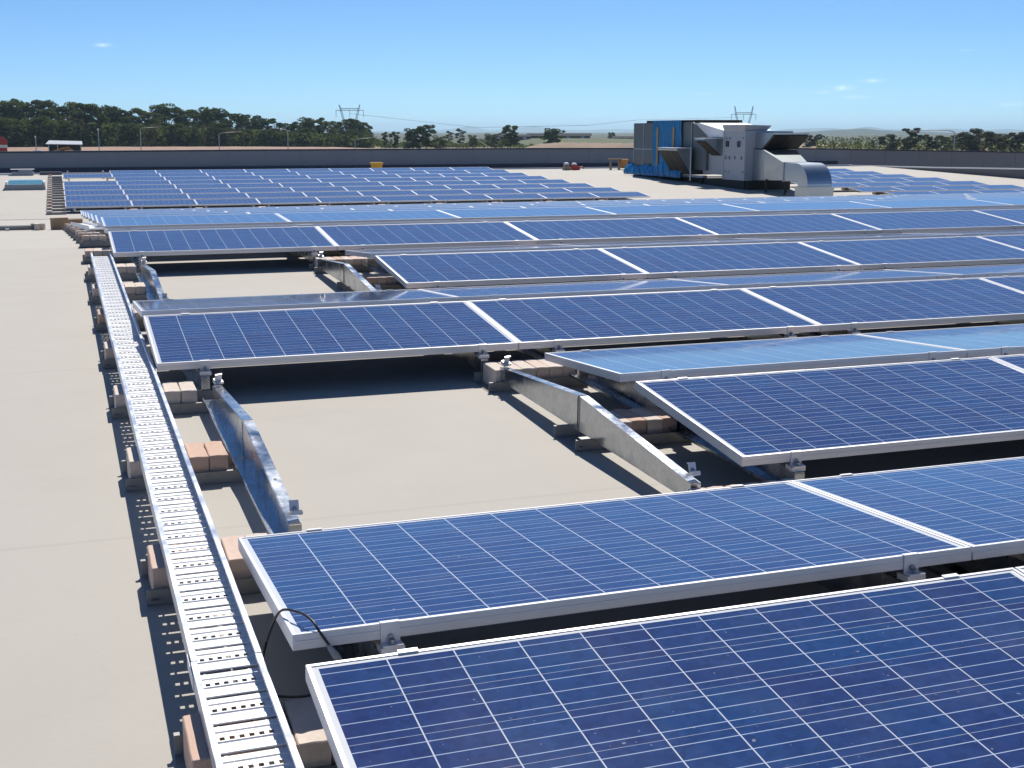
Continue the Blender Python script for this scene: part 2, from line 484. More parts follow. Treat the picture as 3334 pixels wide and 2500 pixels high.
# ------------------------------------------------------------------ solar panels
PL, PD, PT = 1.970, .992, .040
HL, TILT = .204, .0895
PITCH_X, PERIOD = 1.975, 2.4655
RISE, RUN = PD * math.sin(TILT), PD * math.cos(TILT)
GAP = .171
X0 = .4304
def panel_frame_mesh():
    mb = MB(); lip = .011
    def bar(x0, y0, x1, y1):
        mb.box((x0, y0, -PT), (x1, y1, 0))
    bar(0, 0, PL, lip); bar(0, PD - lip, PL, PD); bar(0, lip, lip, PD - lip); bar(PL - lip, lip, PL, PD - lip)
    for y0, y1 in ((lip, .034), (PD - .034, PD - lip)):
        mb.box((lip, y0, -PT), (PL - lip, y1, -PT + .002))
    # shallow groove line along the long outer faces
    for y in (-.0012, PD - .0008): mb.box((.004, y, -.024), (PL - .004, y + .002, -.016))
    return mb.mesh('panel_frame', 'frame')
def panel_sheet_mesh():
    mb = MB(); lip = .011
    mb.box((lip, lip, -.0085), (PL - lip, PD - lip, -.0025))
    return mb.mesh('panel_cells', 'cells')
FRAME_ME, SHEET_ME = panel_frame_mesh(), panel_sheet_mesh()
proto = {}
def panel(mat, label, group):
    o = link('solar_panel', None, None, mat); tag(o, label, 'solar panel', group)
    if not proto:
        proto['f'] = link('frame', FRAME_ME, o); proto['c'] = link('cell_sheet', SHEET_ME, o)
        bevel(proto['f'], .0015)
    else:
        for k in ('f', 'c'):
            c = proto[k].copy(); COL.objects.link(c); c.parent = o
    return o
FW = Vector((math.sin(YAW) * math.cos(PITCH), math.cos(YAW) * math.cos(PITCH), -math.sin(PITCH)))
RT = Vector((math.cos(YAW), -math.sin(YAW), 0))
UP = RT.cross(FW)
def seen(p, m=.12):
    d = Vector(p) - CAM; z = d.dot(FW)
    if z < .3: return False
    u, v = .5 + d.dot(RT) / z * 4132 / 3334, .5 - d.dot(UP) / z * 4132 / 2500
    return -m < u < 1 + m and -m < v < 1 + m * 1.5
def any_seen(mat, pts): return any(seen(mat @ Vector(p)) for p in pts)
CORN = ((0, 0, 0), (PL, 0, 0), (PL, PD, 0), (0, PD, 0), (PL / 2, PD / 2, 0))
DX = [.027, .020, -.012, -.020, -.015]
DV = [-.001, .007, .001, -.016, .010]
def front(Pm, x, v): return Pm @ Matrix.Translation((x, v, HL)) @ Matrix.Rotation(TILT, 4, 'X')
def rear(Pm, x, v): return Pm @ Matrix.Translation((x, v + RUN + GAP, HL + RISE)) @ Matrix.Rotation(-TILT, 4, 'X')
V0 = 1.7197
for i in range(5):
    v = V0 + i * PERIOD + DV[i]
    for kind in 'FR':
        n = 0
        for k in range(9):
            if i in (1, 3) and k == 0: continue
            m = (front if kind == 'F' else rear)(P1, X0 + DX[i] + k * PITCH_X, v)
            if not any_seen(m, CORN): continue
            tone = 'dark blue' if kind == 'F' else 'pale sky-reflecting'
            face = 'camera-facing' if kind == 'F' else 'away-tilted'
            if kind == 'F' and i == 0 and k == 0: lab = 'darkest blue solar panel nearest the camera, left end at the cable tray'
            elif kind == 'R' and i == 0 and k == 0: lab = 'blue solar panel with black cable loop hanging at its near left corner'
            else: lab = '%s solar panel, %s from the left in the %s %s row from the camera' % (tone, ORD[n], ORD[i], face)
            n += 1
            panel(m, lab, 'solar panels on the near roof slope')
# rows beyond the roof crest
for i in range(7):
    v = .197 + i * PERIOD; n = 0
    for k in range(20):
        m = front(P2, .428 + k * PITCH_X, v)
        if not any_seen(m, CORN): continue
        panel(m, 'pale blue solar panel, %s from the left in the %s row past the roof crest' % (ORD[n], ORD[i]), 'solar panels past the roof crest')
        n += 1
# far left block
PF = 2.515
for i in range(8):
    n = 0
    for k in range(10):
        if k == 0 and i in (5, 7): continue
        panel(front(P3, .172 + k * PITCH_X + .007 * i, i * PF), 'blue solar panel, %s from the left in the %s row of the far left block' % (ORD[n], ORD[i]), 'solar panels in the far left block')
        n += 1
for k in range(10):
    panel(rear(P3, .172 + k * PITCH_X, 0), 'away-tilted solar panel behind the nearest far block row, %s from the left' % ORD[k], 'solar panels in the far left block')
# right block behind the duct
RB_X = [30.6, 30.6, 30.6, 30.9, 31.2, 31.4, 31.4]
for i in range(7):
    xr = 36.95 if i > 0 else 38.9
    n = 0
    for k in range(5):
        x = xr - PITCH_X * (5 - k) + .08 * i
        if x < RB_X[i] - 1.9 - .4 * i: continue
        v = -2.05 + (i + .0) * PF
        if not any_seen(front(P3, x, v), CORN): continue
        panel(front(P3, x, v), 'blue solar panel, %s from the left in the %s row behind the curved duct' % (ORD[n], ORD[i]), 'solar panels behind the curved duct')
        n += 1

# ------------------------------------------------------------------ mounting frames, ballast channels, bricks
def clamp_mesh():
    mb = MB()                                      # sits at a panel edge: y = 0 is the edge, panel towards +y
    mb.box((-.024, -.005, -.052), (.024, -.001, .003))
    mb.box((-.024, -.001, .0005), (.024, .010, .003))
    mb.box((-.026, -.034, -.052), (.026, -.005, -.047))
    mb.box((-.030, -.030, -.070), (.030, .020, -.053))
    return mb.mesh('end_clamp', 'frame')
def bolt_mesh():
    mb = MB()
    pr = [(.008 * math.cos(a * math.pi / 3), .008 * math.sin(a * math.pi / 3) - .034) for a in range(6)]
    mb.prism(pr, 'y', -.014, -.0055)
    pr = [(.008 * math.cos(a * math.pi / 3), .008 * math.sin(a * math.pi / 3) - .020) for a in range(6)]
    mb.prism(pr, 'z', -.0465, -.036)
    return mb.mesh('clamp_bolt', 'bolt')
def plate_mesh(side, half):
    """half a tent-shaped C channel: web, flanges; side -1 opens left, +1 opens right; local y 0 = near tip"""
    mb = MB(); t = .0025
    y0, y1 = (0., 1.106) if half == 0 else (1.122, 2.228)
    zt0, zt1 = (.128, .220) if half == 0 else (.220, .128)
    zb = .060
    def fl(xa, xb, ya, za, yb, zb_, th):
        mb.hexa([(xa, ya, za - th), (xb, ya, za - th), (xb, yb, zb_ - th), (xa, yb, zb_ - th), (xa, ya, za), (xb, ya, za), (xb, yb, zb_), (xa, yb, zb_)])
    w = .042 * side
    mb.hexa([(0, y0, zb), (t * side, y0, zb), (t * side, y1, zb), (0, y1, zb), (0, y0, zt0), (t * side, y0, zt0), (t * side, y1, zt1), (0, y1, zt1)])
    w2 = abs(w)
    fl(0, w2, y0, zt0 + t, y1, zt1 + t, t)
    fl(0, w * 1.2, y0, zb, y1, zb, t)
    mb.box((w * 1.2, y0, zb), (w * 1.2 + t * side, y1, zb + .012))
    ye = y1 if half == 0 else y0
    mb.box((-.004, ye - .0015, zb + .002), (w2 * .8, ye + .0015, .214))
    yo = y0 if half == 0 else y1
    mb.box((0, yo - .001, zb + .002), (w2, yo + .001, .126))
    for f in (.2, .62, .93):                        # bolt holes: dark discs proud of the top flange
        yy = y0 + (y1 - y0) * (f if half == 1 else 1 - f)
        zz = zt0 + (zt1 - zt0) * ((yy - y0) / (y1 - y0)) + t + .0006
        mb.poly([(w2 * .5 + .007 * math.cos(a * .785), yy + .012 * math.sin(a * .785), zz + (zt1 - zt0) / (y1 - y0) * .012 * math.sin(a * .785)) for a in range(8)], 1)
    return mb.mesh('support_plate', ['galv', 'black'], fix=False)
CLAMP, BOLT = clamp_mesh(), bolt_mesh()
PLATE = {(s, h): plate_mesh(s, h) for s in (-1, 1) for h in (0, 1)}
def mount(Pm, x, v, side, label, group, bare=False):
    o = link('mounting_frame', None, None, Pm @ Matrix.Translation((x, v - .038, 0)))
    tag(o, label, 'mounting frame', group)
    for h in (0, 1): link('support_plate', PLATE[(side, h)], o)
    xo = .024
    y2 = .038 + RUN + GAP
    for (yy, zz, rt, flip) in ((.038, HL, TILT, 0), (.038 + RUN, HL + RISE, TILT, 1), (y2, HL + RISE, -TILT, 0), (y2 + RUN, HL, -TILT, 1)):
        if bare and yy not in (.038, y2 + RUN): continue
        m = Matrix.Translation((xo, yy, zz)) @ Matrix.Rotation(rt, 4, 'X') @ (Matrix.Rotation(math.pi, 4, 'Z') if flip else Matrix())
        if bare: m = Matrix.Translation((xo, yy, zz - .035)) @ Matrix.Rotation(.35 if flip else -.35, 4, 'X') @ Matrix.Rotation(.25, 4, 'Z') @ (Matrix.Rotation(math.pi, 4, 'Z') if flip else Matrix()) @ Matrix.Translation((0, 0, .030)) @ Matrix.Scale(.72, 4)
        c = link('clamp', CLAMP, o, m); link('bolt', BOLT, c)
    return o
def channel_mesh(L):
    mb = MB(); t = .003; W = .262; H = .055
    mb.box((0, 0, .001), (L, W, .004))
    mb.box((0, 0, .004), (L, t, H)); mb.box((0, W - t, .004), (L, W, H))
    mb.box((0, -.014, H - t), (L, 0, H)); mb.box((0, W, H - t), (L, W + .014, H))
    for x in (.012, L - .04): mb.box((x, -.02, .014), (x + .022, -.002, .022)); mb.box((x, W + .002, .014), (x + .022, W + .018, .022))
    return mb.mesh('ballast_channel', 'chan')
CH = {'e': channel_mesh(.545), 'm': channel_mesh(.58)}
def brick_mesh():
    mb = MB(); mb.box((0, 0, 0), (.0755, .228, .110)); me = mb.mesh('brick', 'brick')
    import bmesh
    bm = bmesh.new(); bm.from_mesh(me)
    bmesh.ops.subdivide_edges(bm, edges=bm.edges, cuts=3, use_grid_fill=True)
    r_ = random.Random(4)
    for v in bm.verts: v.co += Vector((r_.gauss(0, .0007), r_.gauss(0, .0007), r_.gauss(0, .0007)))
    sharp = [e for e in bm.edges if len(e.link_faces) == 2 and e.calc_face_angle() > .8]
    bmesh.ops.bevel(bm, geom=sharp, offset=.0028, segments=1, affect='EDGES')
    bm.to_mesh(me); bm.free()
    return me
BRICK = brick_mesh()
NB = [0]
def bricks(Pm, x, v, n, fmt, group, jit=.006):
    for q in range(n):
        m = Pm @ Matrix.Translation((x + q * .0785 + random.uniform(-.0015, .0015), v + .016 + random.uniform(-jit, jit), .0055)) @ Matrix.Rotation(random.uniform(-.012, .012), 4, 'Z')
        o = link('brick', BRICK, None, m); tag(o, fmt % ORD[q], 'brick', group); NB[0] += 1
        if q == 0 and NB[0] < 3: pass
c_no = {}
for i in range(5):
    v = V0 + i * PERIOD + DV[i]
    for j in range(0, 7):
        xj = X0 + DX[i] + j * PITCH_X
        # frames: right-hand plate of the panel to the left, left-hand plate of the panel to the right
        for side, xx, word in ((1, xj - .24, 'right'), (-1, xj + .215, 'left')):
            if side == 1 and j == 0: continue
            if not any_seen(P1 @ Matrix.Translation((xx, v, 0)), ((0, 0, .1), (0, 1, .2), (0, 2.1, .1))): continue
            col = j - 1 if side == 1 else j
            if i in (1, 3) and col == 0:
                lab = 'bare galvanized support frame on the %s side of the %s open panel gap' % (word, 'nearer' if i == 1 else 'farther')
            else:
                lab = 'galvanized frame under the %s side of panel column %s in the %s tented row' % (word, ORD[col], ORD[i])
            mount(P1, xx, v, side, lab, 'support frames under the near panels', i in (1, 3) and col == 0)
for q in range(0, 12):
    v = V0 + (q // 2) * PERIOD - .159 - .131 + (1.2328 if q % 2 else 0)
    if v > 13.6: continue
    for j in range(0, 6):
        xj = X0 + j * PITCH_X
        if not any_seen(P1 @ Matrix.Translation((xj, v, 0)), ((-.3, 0, 0), (.3, 0, .1))): continue
        key = j; c_no[key] = c_no.get(key, -1) + 1
        w = ORD[c_no[key]]
        place = 'under the cable tray' if j == 0 else 'at the %s panel joint right of the tray' % ORD[j - 1]
        x_ch = xj - .255 if j == 0 else xj - .29
        o = link('ballast_channel', CH['e' if j == 0 else 'm'], None, P1 @ Matrix.Translation((x_ch, v, 0)))
        tag(o, 'galvanized ballast channel %s, %s from the camera' % (place, w), 'ballast channel', 'ballast channels on the near roof')
        if j == 0:
            bricks(P1, .196, v, 5, 'tan brick, %s from the left in the ' + w + ' channel under the cable tray', 'ballast bricks under the tray')
        elif j <= 3:
            nb = 6 if j == 1 else 4
            bricks(P1, xj - (.245 if q % 2 == 0 else .085), v, nb if q % 2 == 0 else 4, 'tan brick, %s from the left in the ' + w + ' channel of the ' + ORD[j - 1] + ' panel joint', 'ballast bricks at the panel joints')
for q in range(8):
    v = .197 - .29 + q * PERIOD / 2
    o = link('ballast_channel', CH['e'], None, P2 @ Matrix.Translation((.17 - .02 * q, v, 0)))
    tag(o, 'ballast channel, %s past the roof crest at the left row ends' % ORD[q], 'ballast channel', 'ballast channels past the crest')
    bricks(P2, .20 - .02 * q, v, 3, 'brick, %s from the left in the ' + ORD[q] + ' channel past the roof crest', 'ballast bricks past the crest')
# far block: channels and bricks that show along its left edge and its near edge
for q in range(16):
    v = -.30 + q * PF / 2
    o = link('ballast_channel', CH['m'], None, P3 @ Matrix.Translation((-.40, v, 0)))
    tag(o, 'ballast channel, %s from the near end along the far block left edge' % ORD[q], 'ballast channel', 'ballast channels of the far block')
    bricks(P3, -.38, v, 2, 'brick, %s from the left in the ' + ORD[q] + ' channel along the far block edge', 'ballast bricks of the far block')
for j in range(1, 10):
    xj = .172 + j * PITCH_X
    o = link('ballast_channel', CH['m'], None, P3 @ Matrix.Translation((xj - .29, -.30, 0)))
    tag(o, 'ballast channel under the %s joint of the far block near row' % ORD[j - 1], 'ballast channel', 'ballast channels of the far block')
    bricks(P3, xj - .1, -.30, 3, 'brick, %s from the left under the ' + ORD[j - 1] + ' joint of the far block', 'ballast bricks of the far block')
    for side, xx, word in ((1, xj - .24, 'right'), (-1, xj + .24, 'left')):
        mount(P3, xx, 0, side, 'galvanized frame on the %s of the %s joint along the far block near edge' % (word, ORD[j - 1]), 'support frames of the far block')
mount(P3, .172 + .24, 0, -1, 'galvanized frame at the near left corner of the far block', 'support frames of the far block')
for i, word in ((5, 'nearer'), (7, 'farther')):
    mount(P3, .172 + .24, i * PF, -1, 'bare frame at the left of the %s open slot in the far block' % word, 'support frames of the far block')
    mount(P3, .172 + 1.735, i * PF, 1, 'bare frame at the right of the %s open slot in the far block' % word, 'support frames of the far block')
# right block: staggered channels and bricks on its left edge
for q in range(9):
    v = -2.3 + q * PF / 2
    x = 30.1 + .12 * q
    o = link('ballast_channel', CH['m'], None, P3 @ Matrix.Translation((x, v, 0)))
    tag(o, 'ballast channel, %s from the near end beside the curved duct' % ORD[q], 'ballast channel', 'ballast channels behind the duct')
    bricks(P3, x + .03, v, 4, 'brick, %s from the left in the ' + ORD[q] + ' channel beside the curved duct', 'ballast bricks behind the duct', .02)
    bricks(P3 @ Matrix.Translation((0, 0, .112)), x - .06, v, 3, 'upper brick, %s from the left on the ' + ORD[q] + ' channel beside the curved duct', 'ballast bricks behind the duct', .03)

# ------------------------------------------------------------------ cable tray
TX0, TX1 = .2345, .4085
def tray(y0, y1, label, dx=0., dz=0., rot=None):
    o = thing('cable_tray', label, 'cable tray', P1 @ Matrix.Translation((dx, y0, .118 + dz)) @ (rot or Matrix()), 'cable tray sections')
    L = y1 - y0
    for x, sgn in ((TX0, 1), (TX1, -1)):
        mb = MB()
        mb.box((x, 0, 0), (x + .002 * sgn, L, .052))
        mb.box((x, 0, .050), (x + .0145 * sgn, L, .0525))
        mb.box((x + .0125 * sgn, 0, .042), (x + .0145 * sgn, L, .050))
        mb.box((x + .002 * sgn, 0, .001), (x + .014 * sgn, L, .003))
        link('side_rail', mb.mesh('tray_side_rail', 'rail'), o)
    mb = MB(); P = .141; xa, xb = TX0 + .003, TX1 - .004
    n = int(round(L / P)); P = L / n; z = .0165
    hx = [xa + .030 + q * .0222 for q in range(6)]
    for q in range(n):
        b = q * P + .004
        def sl(ya, yb, za, zb):
            mb.poly(((xa, b + ya, za), (xb, b + ya, za), (xb, b + yb, zb), (xa, b + yb, zb)))
        sl(.0045, .006, z - .003, z); sl(.006, .028, z, z); sl(.028, .031, z, z - .0035); sl(.031, .056, z - .0035, z - .0035); sl(.056, .059, z - .0035, z)
        ya, yb = .059, .083
        h0, h1 = .0635, .0785
        sl(ya, h0, z, z); sl(h1, yb, z, z)
        xs = [xa]
        for h in hx: xs += [h - .0058, h + .0058]
        xs.append(xb)
        for s_ in range(0, len(xs), 2):
            mb.poly(((xs[s_], b + h0, z), (xs[s_ + 1], b + h0, z), (xs[s_ + 1], b + h1, z), (xs[s_], b + h1, z)))
        sl(yb, .086, z, z - .003); sl(.086, .104, z - .003, z - .003); sl(.104, .107, z - .003, z)
        sl(.107, .1305, z, z); sl(.1305, .1315, z, z - .004)
        for xx in (xa + .026, xb - .030): mb.poly(((xx, b + .1315, z - .004), (xx + .007, b + .1315, z - .004), (xx + .007, b + P + .005, z - .006), (xx, b + P + .005, z - .006)))
    link('perforated_bed', mb.mesh('tray_bed', 'tray', fix=False), o)
    return o
t1 = tray(1.655, 3.07, 'bright perforated cable tray section nearest the camera')
t2 = tray(3.075, 7.56, 'long middle section of the perforated cable tray beside the panels', .0015, .001)
t3 = tray(7.565, 11.95, 'far section of the perforated cable tray, open end near the crest', -.001, .0005)
for tr, yy in ((t1, 1.415), (t2, 4.485)):
    for x, sgn in ((TX0 - .0035, 1), (TX1 + .0005, 1)):
        mb = MB(); mb.box((x, yy - .07, .008), (x + .003, yy + .07, .044))
        link('splice_plate', mb.mesh('splice_plate', 'tray'), tr)
t4 = thing('cable_tray', 'short bright tray piece lying skewed past the roof crest', 'cable tray', Matrix.Translation((.33, 18.2, zroof(18.2) + .125)) @ Matrix.Rotation(.045, 4, 'Z') @ Matrix.Rotation(-.052, 4, 'X'), 'cable tray sections')
mb = MB(); mb.box((-.09, -1.9, .0), (.09, 2.2, .02)); link('bed', mb.mesh('tray_lid', 'tray'), t4)
mb = MB()
for x in (-.093, .09): mb.box((x, -1.9, -.01), (x + .003, 2.2, .05))
link('side_rail', mb.mesh('tray_lid_rail', 'tray'), t4)

# ------------------------------------------------------------------ cable loop
def spline(pts, n=12):
    out = []
    P = [Vector(p) for p in pts]
    for i in range(len(P) - 1):
        a, b, c, d = P[max(i - 1, 0)], P[i], P[i + 1], P[min(i + 2, len(P) - 1)]
        for k in range(n):
            t = k / n
            out.append(.5 * ((2 * b) + (c - a) * t + (2 * a - 5 * b + 4 * c - d) * t * t + (3 * b - a - 3 * c + d) * t ** 3))
    out.append(P[-1]); return out
cb = thing('cable_loop', 'black cable loop hanging from the near left panel corner to the roof', 'cable')
mb = MB()
mb.tube(spline([(.60, 2.92, .215), (0.558, 2.86, 0.310), (0.524, 2.87, 0.369), (0.511, 2.90, 0.389), (0.492, 2.96, 0.389), (0.459, 3.03, 0.373), (0.440, 3.08, 0.314), (0.419, 3.10, 0.234), (0.413, 3.11, 0.174), (0.426, 3.11, 0.129), (0.453, 3.10, 0.113), (0.521, 3.05, 0.126), (0.564, 2.98, 0.180), (.60, 2.96, .22)]), .0034, 8)
link('wire', mb.mesh('cable_wire', 'black', smooth=True), cb)
mb = MB(); mb.tube([(.541, 2.855, .338), (.558, 2.855, .310), (.578, 2.855, .276)], [.0055, .0095, .0075], 8)
link('connector', mb.mesh('cable_connector', 'conc', smooth=True), cb)
c2 = thing('cable_drop', 'black cable hanging under the panel right of the nearer open gap', 'cable')
mb = MB(); mb.tube(spline([(2.66, 5.30, .262), (2.655, 5.27, .2), (2.66, 5.24, .13), (2.64, 5.22, .09), (2.68, 5.24, .10), (2.73, 5.30, .14), (2.77, 5.34, .2)]), .0042, 7)
link('wire', mb.mesh('cable_drop_wire', 'black', smooth=True), c2)

# ------------------------------------------------------------------ rooftop air handling plant
X = 26.5
def zr(y): return zroof(y)
au = thing('condenser_unit', 'tall grey rooftop unit half wrapped in blue tarpaulin', 'rooftop unit', Matrix.Translation((X, 54, zr(54))))
OF = Matrix.Translation((X, 54, zr(54))).inverted()
def part(name, mb, mat, parent, off, **kw):
    me = mb.mesh(name, mat, **kw); me.transform(off); return link(name, me, parent)
mb = MB()
mb.prism([(51.1, -.32), (57.2, -.32), (57.2, 1.95), (51.1, 1.97)], 'x', X, X + 2.5)
mb.prism([(51.1, 1.97), (51.1, -.1), (49.8, -.1), (49.8, 1.37)], 'x', X + .02, X + 2.4)
part('cabinet', mb, 'unit', au, OF)
mb = MB()
for y in (56.07, 54.95, 57.15, 51.15): mb.box((X - .02, y - .02, -.3), (X, y + .02, 1.95))
mb.box((X - .015, 54.95, .72), (X - .001, 57.15, .76))
mb.box((X - .06, 49.9, -.42), (X + .1, 57.3, -.33))
part('trim', mb, 'offwhite', au, OF)
mb = MB()
for y in (50.2, 52.5, 55, 57): mb.box((X + .05, y, zr(y) - .001), (X + .3, y + .25, -.33))
part('skid', mb, 'dark', au, OF)
mb = MB()
for y in (52.7, 54.35): mb.box((X - .13, y - .1, -.1), (X - .105, y + .1, 1.75))
part('timber_batten', mb, 'wood', au, OF)
mb = MB(); mb.box((X + .1, 50.8, 1.95), (X + 2.3, 56, 2.06)); part('top_vent', mb, 'dark', au, OF)

tp = thing('tarpaulin', 'crumpled blue tarpaulin hanging on the grey rooftop unit', 'tarpaulin', Matrix.Translation((X, 54, zr(54))))
mb = MB(); ny, nz = 60, 22
def tarp_pt(i, k):
    y = 52.0 + 2.95 * i / ny; t = k / nz; z = 2.06 - (2.06 + .15) * t
    x = X - .045 - .03 * (1 + math.sin(i * 1.3 + .6 * math.sin(k * .5))) - .02 * math.sin(i * .43 + k * .25) * t
    return (x, y, z)
for i in range(ny):
    for k in range(nz): mb.poly((tarp_pt(i, k), tarp_pt(i + 1, k), tarp_pt(i + 1, k + 1), tarp_pt(i, k + 1)))
def skirt_pt(i, k):
    y = 51.6 + 6.1 * i / 70; t = k / 9
    top = -.02 + .34 * math.exp(-((y - 53.2) / 1.0) ** 2) + .05 * math.sin(i * .31) + .03 * math.sin(i * .9)
    z = top + (-.47 - top) * t
    x = X - .09 - .24 * math.sin(t * 1.9) * (.82 + .10 * math.sin(i * .37) + .08 * math.sin(i * .83 + k * .4)) - .02 * math.sin(i * 1.9 + k)
    return (x, y, z)
for i in range(70):
    for k in range(9): mb.poly((skirt_pt(i, k), skirt_pt(i + 1, k), skirt_pt(i + 1, k + 1), skirt_pt(i, k + 1)))
for i in range(ny): mb.poly((tarp_pt(i, 0), tarp_pt(i + 1, 0), (X + .6, tarp_pt(i + 1, 0)[1], 2.07 + .03 * math.sin(i)), (X + .6, tarp_pt(i, 0)[1], 2.07 + .03 * math.sin(i - 1))))
part('sheet', mb, 'tarp', tp, OF, smooth=True, fix=False)

ah = thing('air_handler', 'white air handling cabinet with louvred hoods and curved steel duct', 'air handler', Matrix.Translation((X, 46, zr(46))))
OA = Matrix.Translation((X, 46, zr(46))).inverted()
mb = MB(); mb.box((X, 46.4, -.42), (X + 2.2, 48.3, 1.575)); part('cabinet', mb, 'offwhite', ah, OA)
mb = MB()
for y in (46.45, 48.2): mb.box((X - .02, y - .03, -.40), (X, y + .03, 1.56))
mb.box((X - .015, 46.5, .66), (X, 48.2, .69))
part('door_frame', mb, 'offwhite', ah, OA)
for y in (47.9, 46.95):
    mb = MB(); mb.box((X - .03, y - .12, .93), (X - .002, y + .12, 1.17)); part('window', mb, 'glass', ah, OA)
mb = MB()
for y in (48.0, 47.7, 47.25, 46.7): mb.box((X - .05, y - .025, .42), (X - .002, y + .025, .56))
for y in (48.0, 47.7, 46.6): mb.box((X - .04, y - .03, -.12), (X - .002, y + .03, -.05)); mb.box((X - .04, y - .03, 1.25), (X - .002, y + .03, 1.32))
part('door_handle', mb, 'bolt', ah, OA)
mb = MB()
mb.hexa([(X - .01, 46.5, 1.578), (X + 1.0, 46.5, 1.578), (X + 1.0, 48.2, 1.578), (X - .01, 48.2, 1.578), (X - .06, 46.35, 1.83), (X + 1.15, 46.35, 1.80), (X + 1.15, 48.3, 1.80), (X - .06, 48.3, 1.83)])
part('top_plenum', mb, 'offwhite', ah, OA)
# white sloping lid and section between the two units
mb = MB()
mb.prism([(48.32, -.25), (50.3, -.25), (50.3, 1.32), (48.32, 1.32)], 'x', X + .15, X + 2.3)
part('middle_section', mb, 'offwhite', ah, OA)
mb = MB()
mb.prism([(48.35, 1.322), (51.0, 1.322), (51.0, 1.93), (50.6, 1.93), (48.35, 1.60)], 'x', X + .05, X + 2.4)
part('lid', mb, 'white', ah, OA)
# hood with louvres on the near end
mb = MB()
mb.prism([(46.398, 1.50), (45.0, 1.50), (45.0, 1.44), (45.85, .88), (46.398, .88)], 'x', X + .44, X + 2.1)
hd = part('intake_hood', mb, 'duct', ah, OA)
lv = MB(); nrm = Vector((0, -.52, -.85))
a, b = Vector((0, 45.02, 1.395)), Vector((0, 45.82, .87))
q = [a + nrm * .012, b + nrm * .012]
lv.hexa([(X + .49, q[0].y, q[0].z), (X + 2.05, q[0].y, q[0].z), (X + 2.05, a.y, a.z), (X + .49, a.y, a.z), (X + .49, q[1].y, q[1].z), (X + 2.05, q[1].y, q[1].z), (X + 2.05, b.y, b.z), (X + .49, b.y, b.z)])
me = lv.mesh('louvre', 'dark'); me.transform(OA); link('louvre', me, hd)
lv = MB()
for f in (0, .5, 1):
    x = X + .47 + 1.57 * f
    lv = MB(); lv.hexa([(x, 44.985, 1.385), (x + .03, 44.985, 1.385), (x + .03, 45.02, 1.40), (x, 45.02, 1.40), (x, 45.79, .86), (x + .03, 45.79, .86), (x + .03, 45.82, .875), (x, 45.82, .875)])
    me = lv.mesh('louvre_bar', 'slat'); me.transform(OA); link('louvre_bar', me, hd)
mb = MB(); mb.box((X + .5, 46.34, .25), (X + 1.75, 46.395, .84)); part('vent_grille', mb, 'dark', ah, OA)
mb = MB()
for x in (X + 1.1,): mb.box((x, 46.30, .25), (x + .04, 46.34, .84))
part('grille_bar', mb, 'unit', ah, OA)
mb = MB(); mb.hexa([(X + 1.85, 45.7, .2), (X + 2.35, 45.5, .2), (X + 2.35, 46.39, .2), (X + 1.85, 46.39, .2), (X + 1.78, 46.0, .84), (X + 2.1, 45.9, .84), (X + 2.1, 46.39, .84), (X + 1.78, 46.39, .84)])
part('side_duct', mb, 'duct', ah, OA)
# left hood: triangular profile, louvred sloping face towards the camera's left
def tri_hood(xo, xi, ya, yb, zt, zbm, name, par, off):
    h = MB(); h.prism([(xo, zt), (xo, zt - .06), (xi, zbm), (xi, zt)], 'y', ya, yb)
    hh = part(name, h, 'duct', par, off)
    l = MB()
    d = Vector((xi - xo, 0, zbm - zt + .06)).normalized(); n_ = Vector((d.z, 0, -d.x))
    p0, p1 = Vector((xo, 0, zt - .06)) + d * .05, Vector((xi, 0, zbm)) - d * .03
    l.hexa([Vector((p.x, y, p.z)) + n_ * t for p, y, t in ((p0, ya + .05, .003), (p1, ya + .05, .003), (p1, yb - .05, .003), (p0, yb - .05, .003), (p0, ya + .05, .02), (p1, ya + .05, .02), (p1, yb - .05, .02), (p0, yb - .05, .02))])
    me = l.mesh('louvre', 'dark'); me.transform(off); link('louvre', me, hh)
    for f in (.33, .66):
        l = MB(); y = ya + (yb - ya) * f
        l.hexa([Vector((p.x, yy, p.z)) + n_ * t for p, yy, t in ((p0, y, .02), (p1, y, .02), (p1, y + .04, .02), (p0, y + .04, .02), (p0, y, .035), (p1, y, .035), (p1, y + .04, .035), (p0, y + .04, .035))])
        me = l.mesh('louvre_bar', 'slat'); me.transform(off); link('louvre_bar', me, hh)
    l = MB(); l.box((xo - .03, ya - .02, zt + .002), (xi, yb + .02, zt + .03)); me = l.mesh('hood_top', 'white'); me.transform(off); link('hood_top', me, hh)
tri_hood(X - .85, X - .16, 50.85, 52.75, .83, -.28, 'intake_hood', au, OF)
tri_hood(X - .70, X + .13, 48.6, 49.5, 1.26, .55, 'intake_hood', ah, OA)
mb = MB(); mb.tube([(X - .2, 50.8, zr(50.8) + .1), (X - .2, 50.8, .9)], .03, 8); part('pole', mb, 'duct', au, OF)
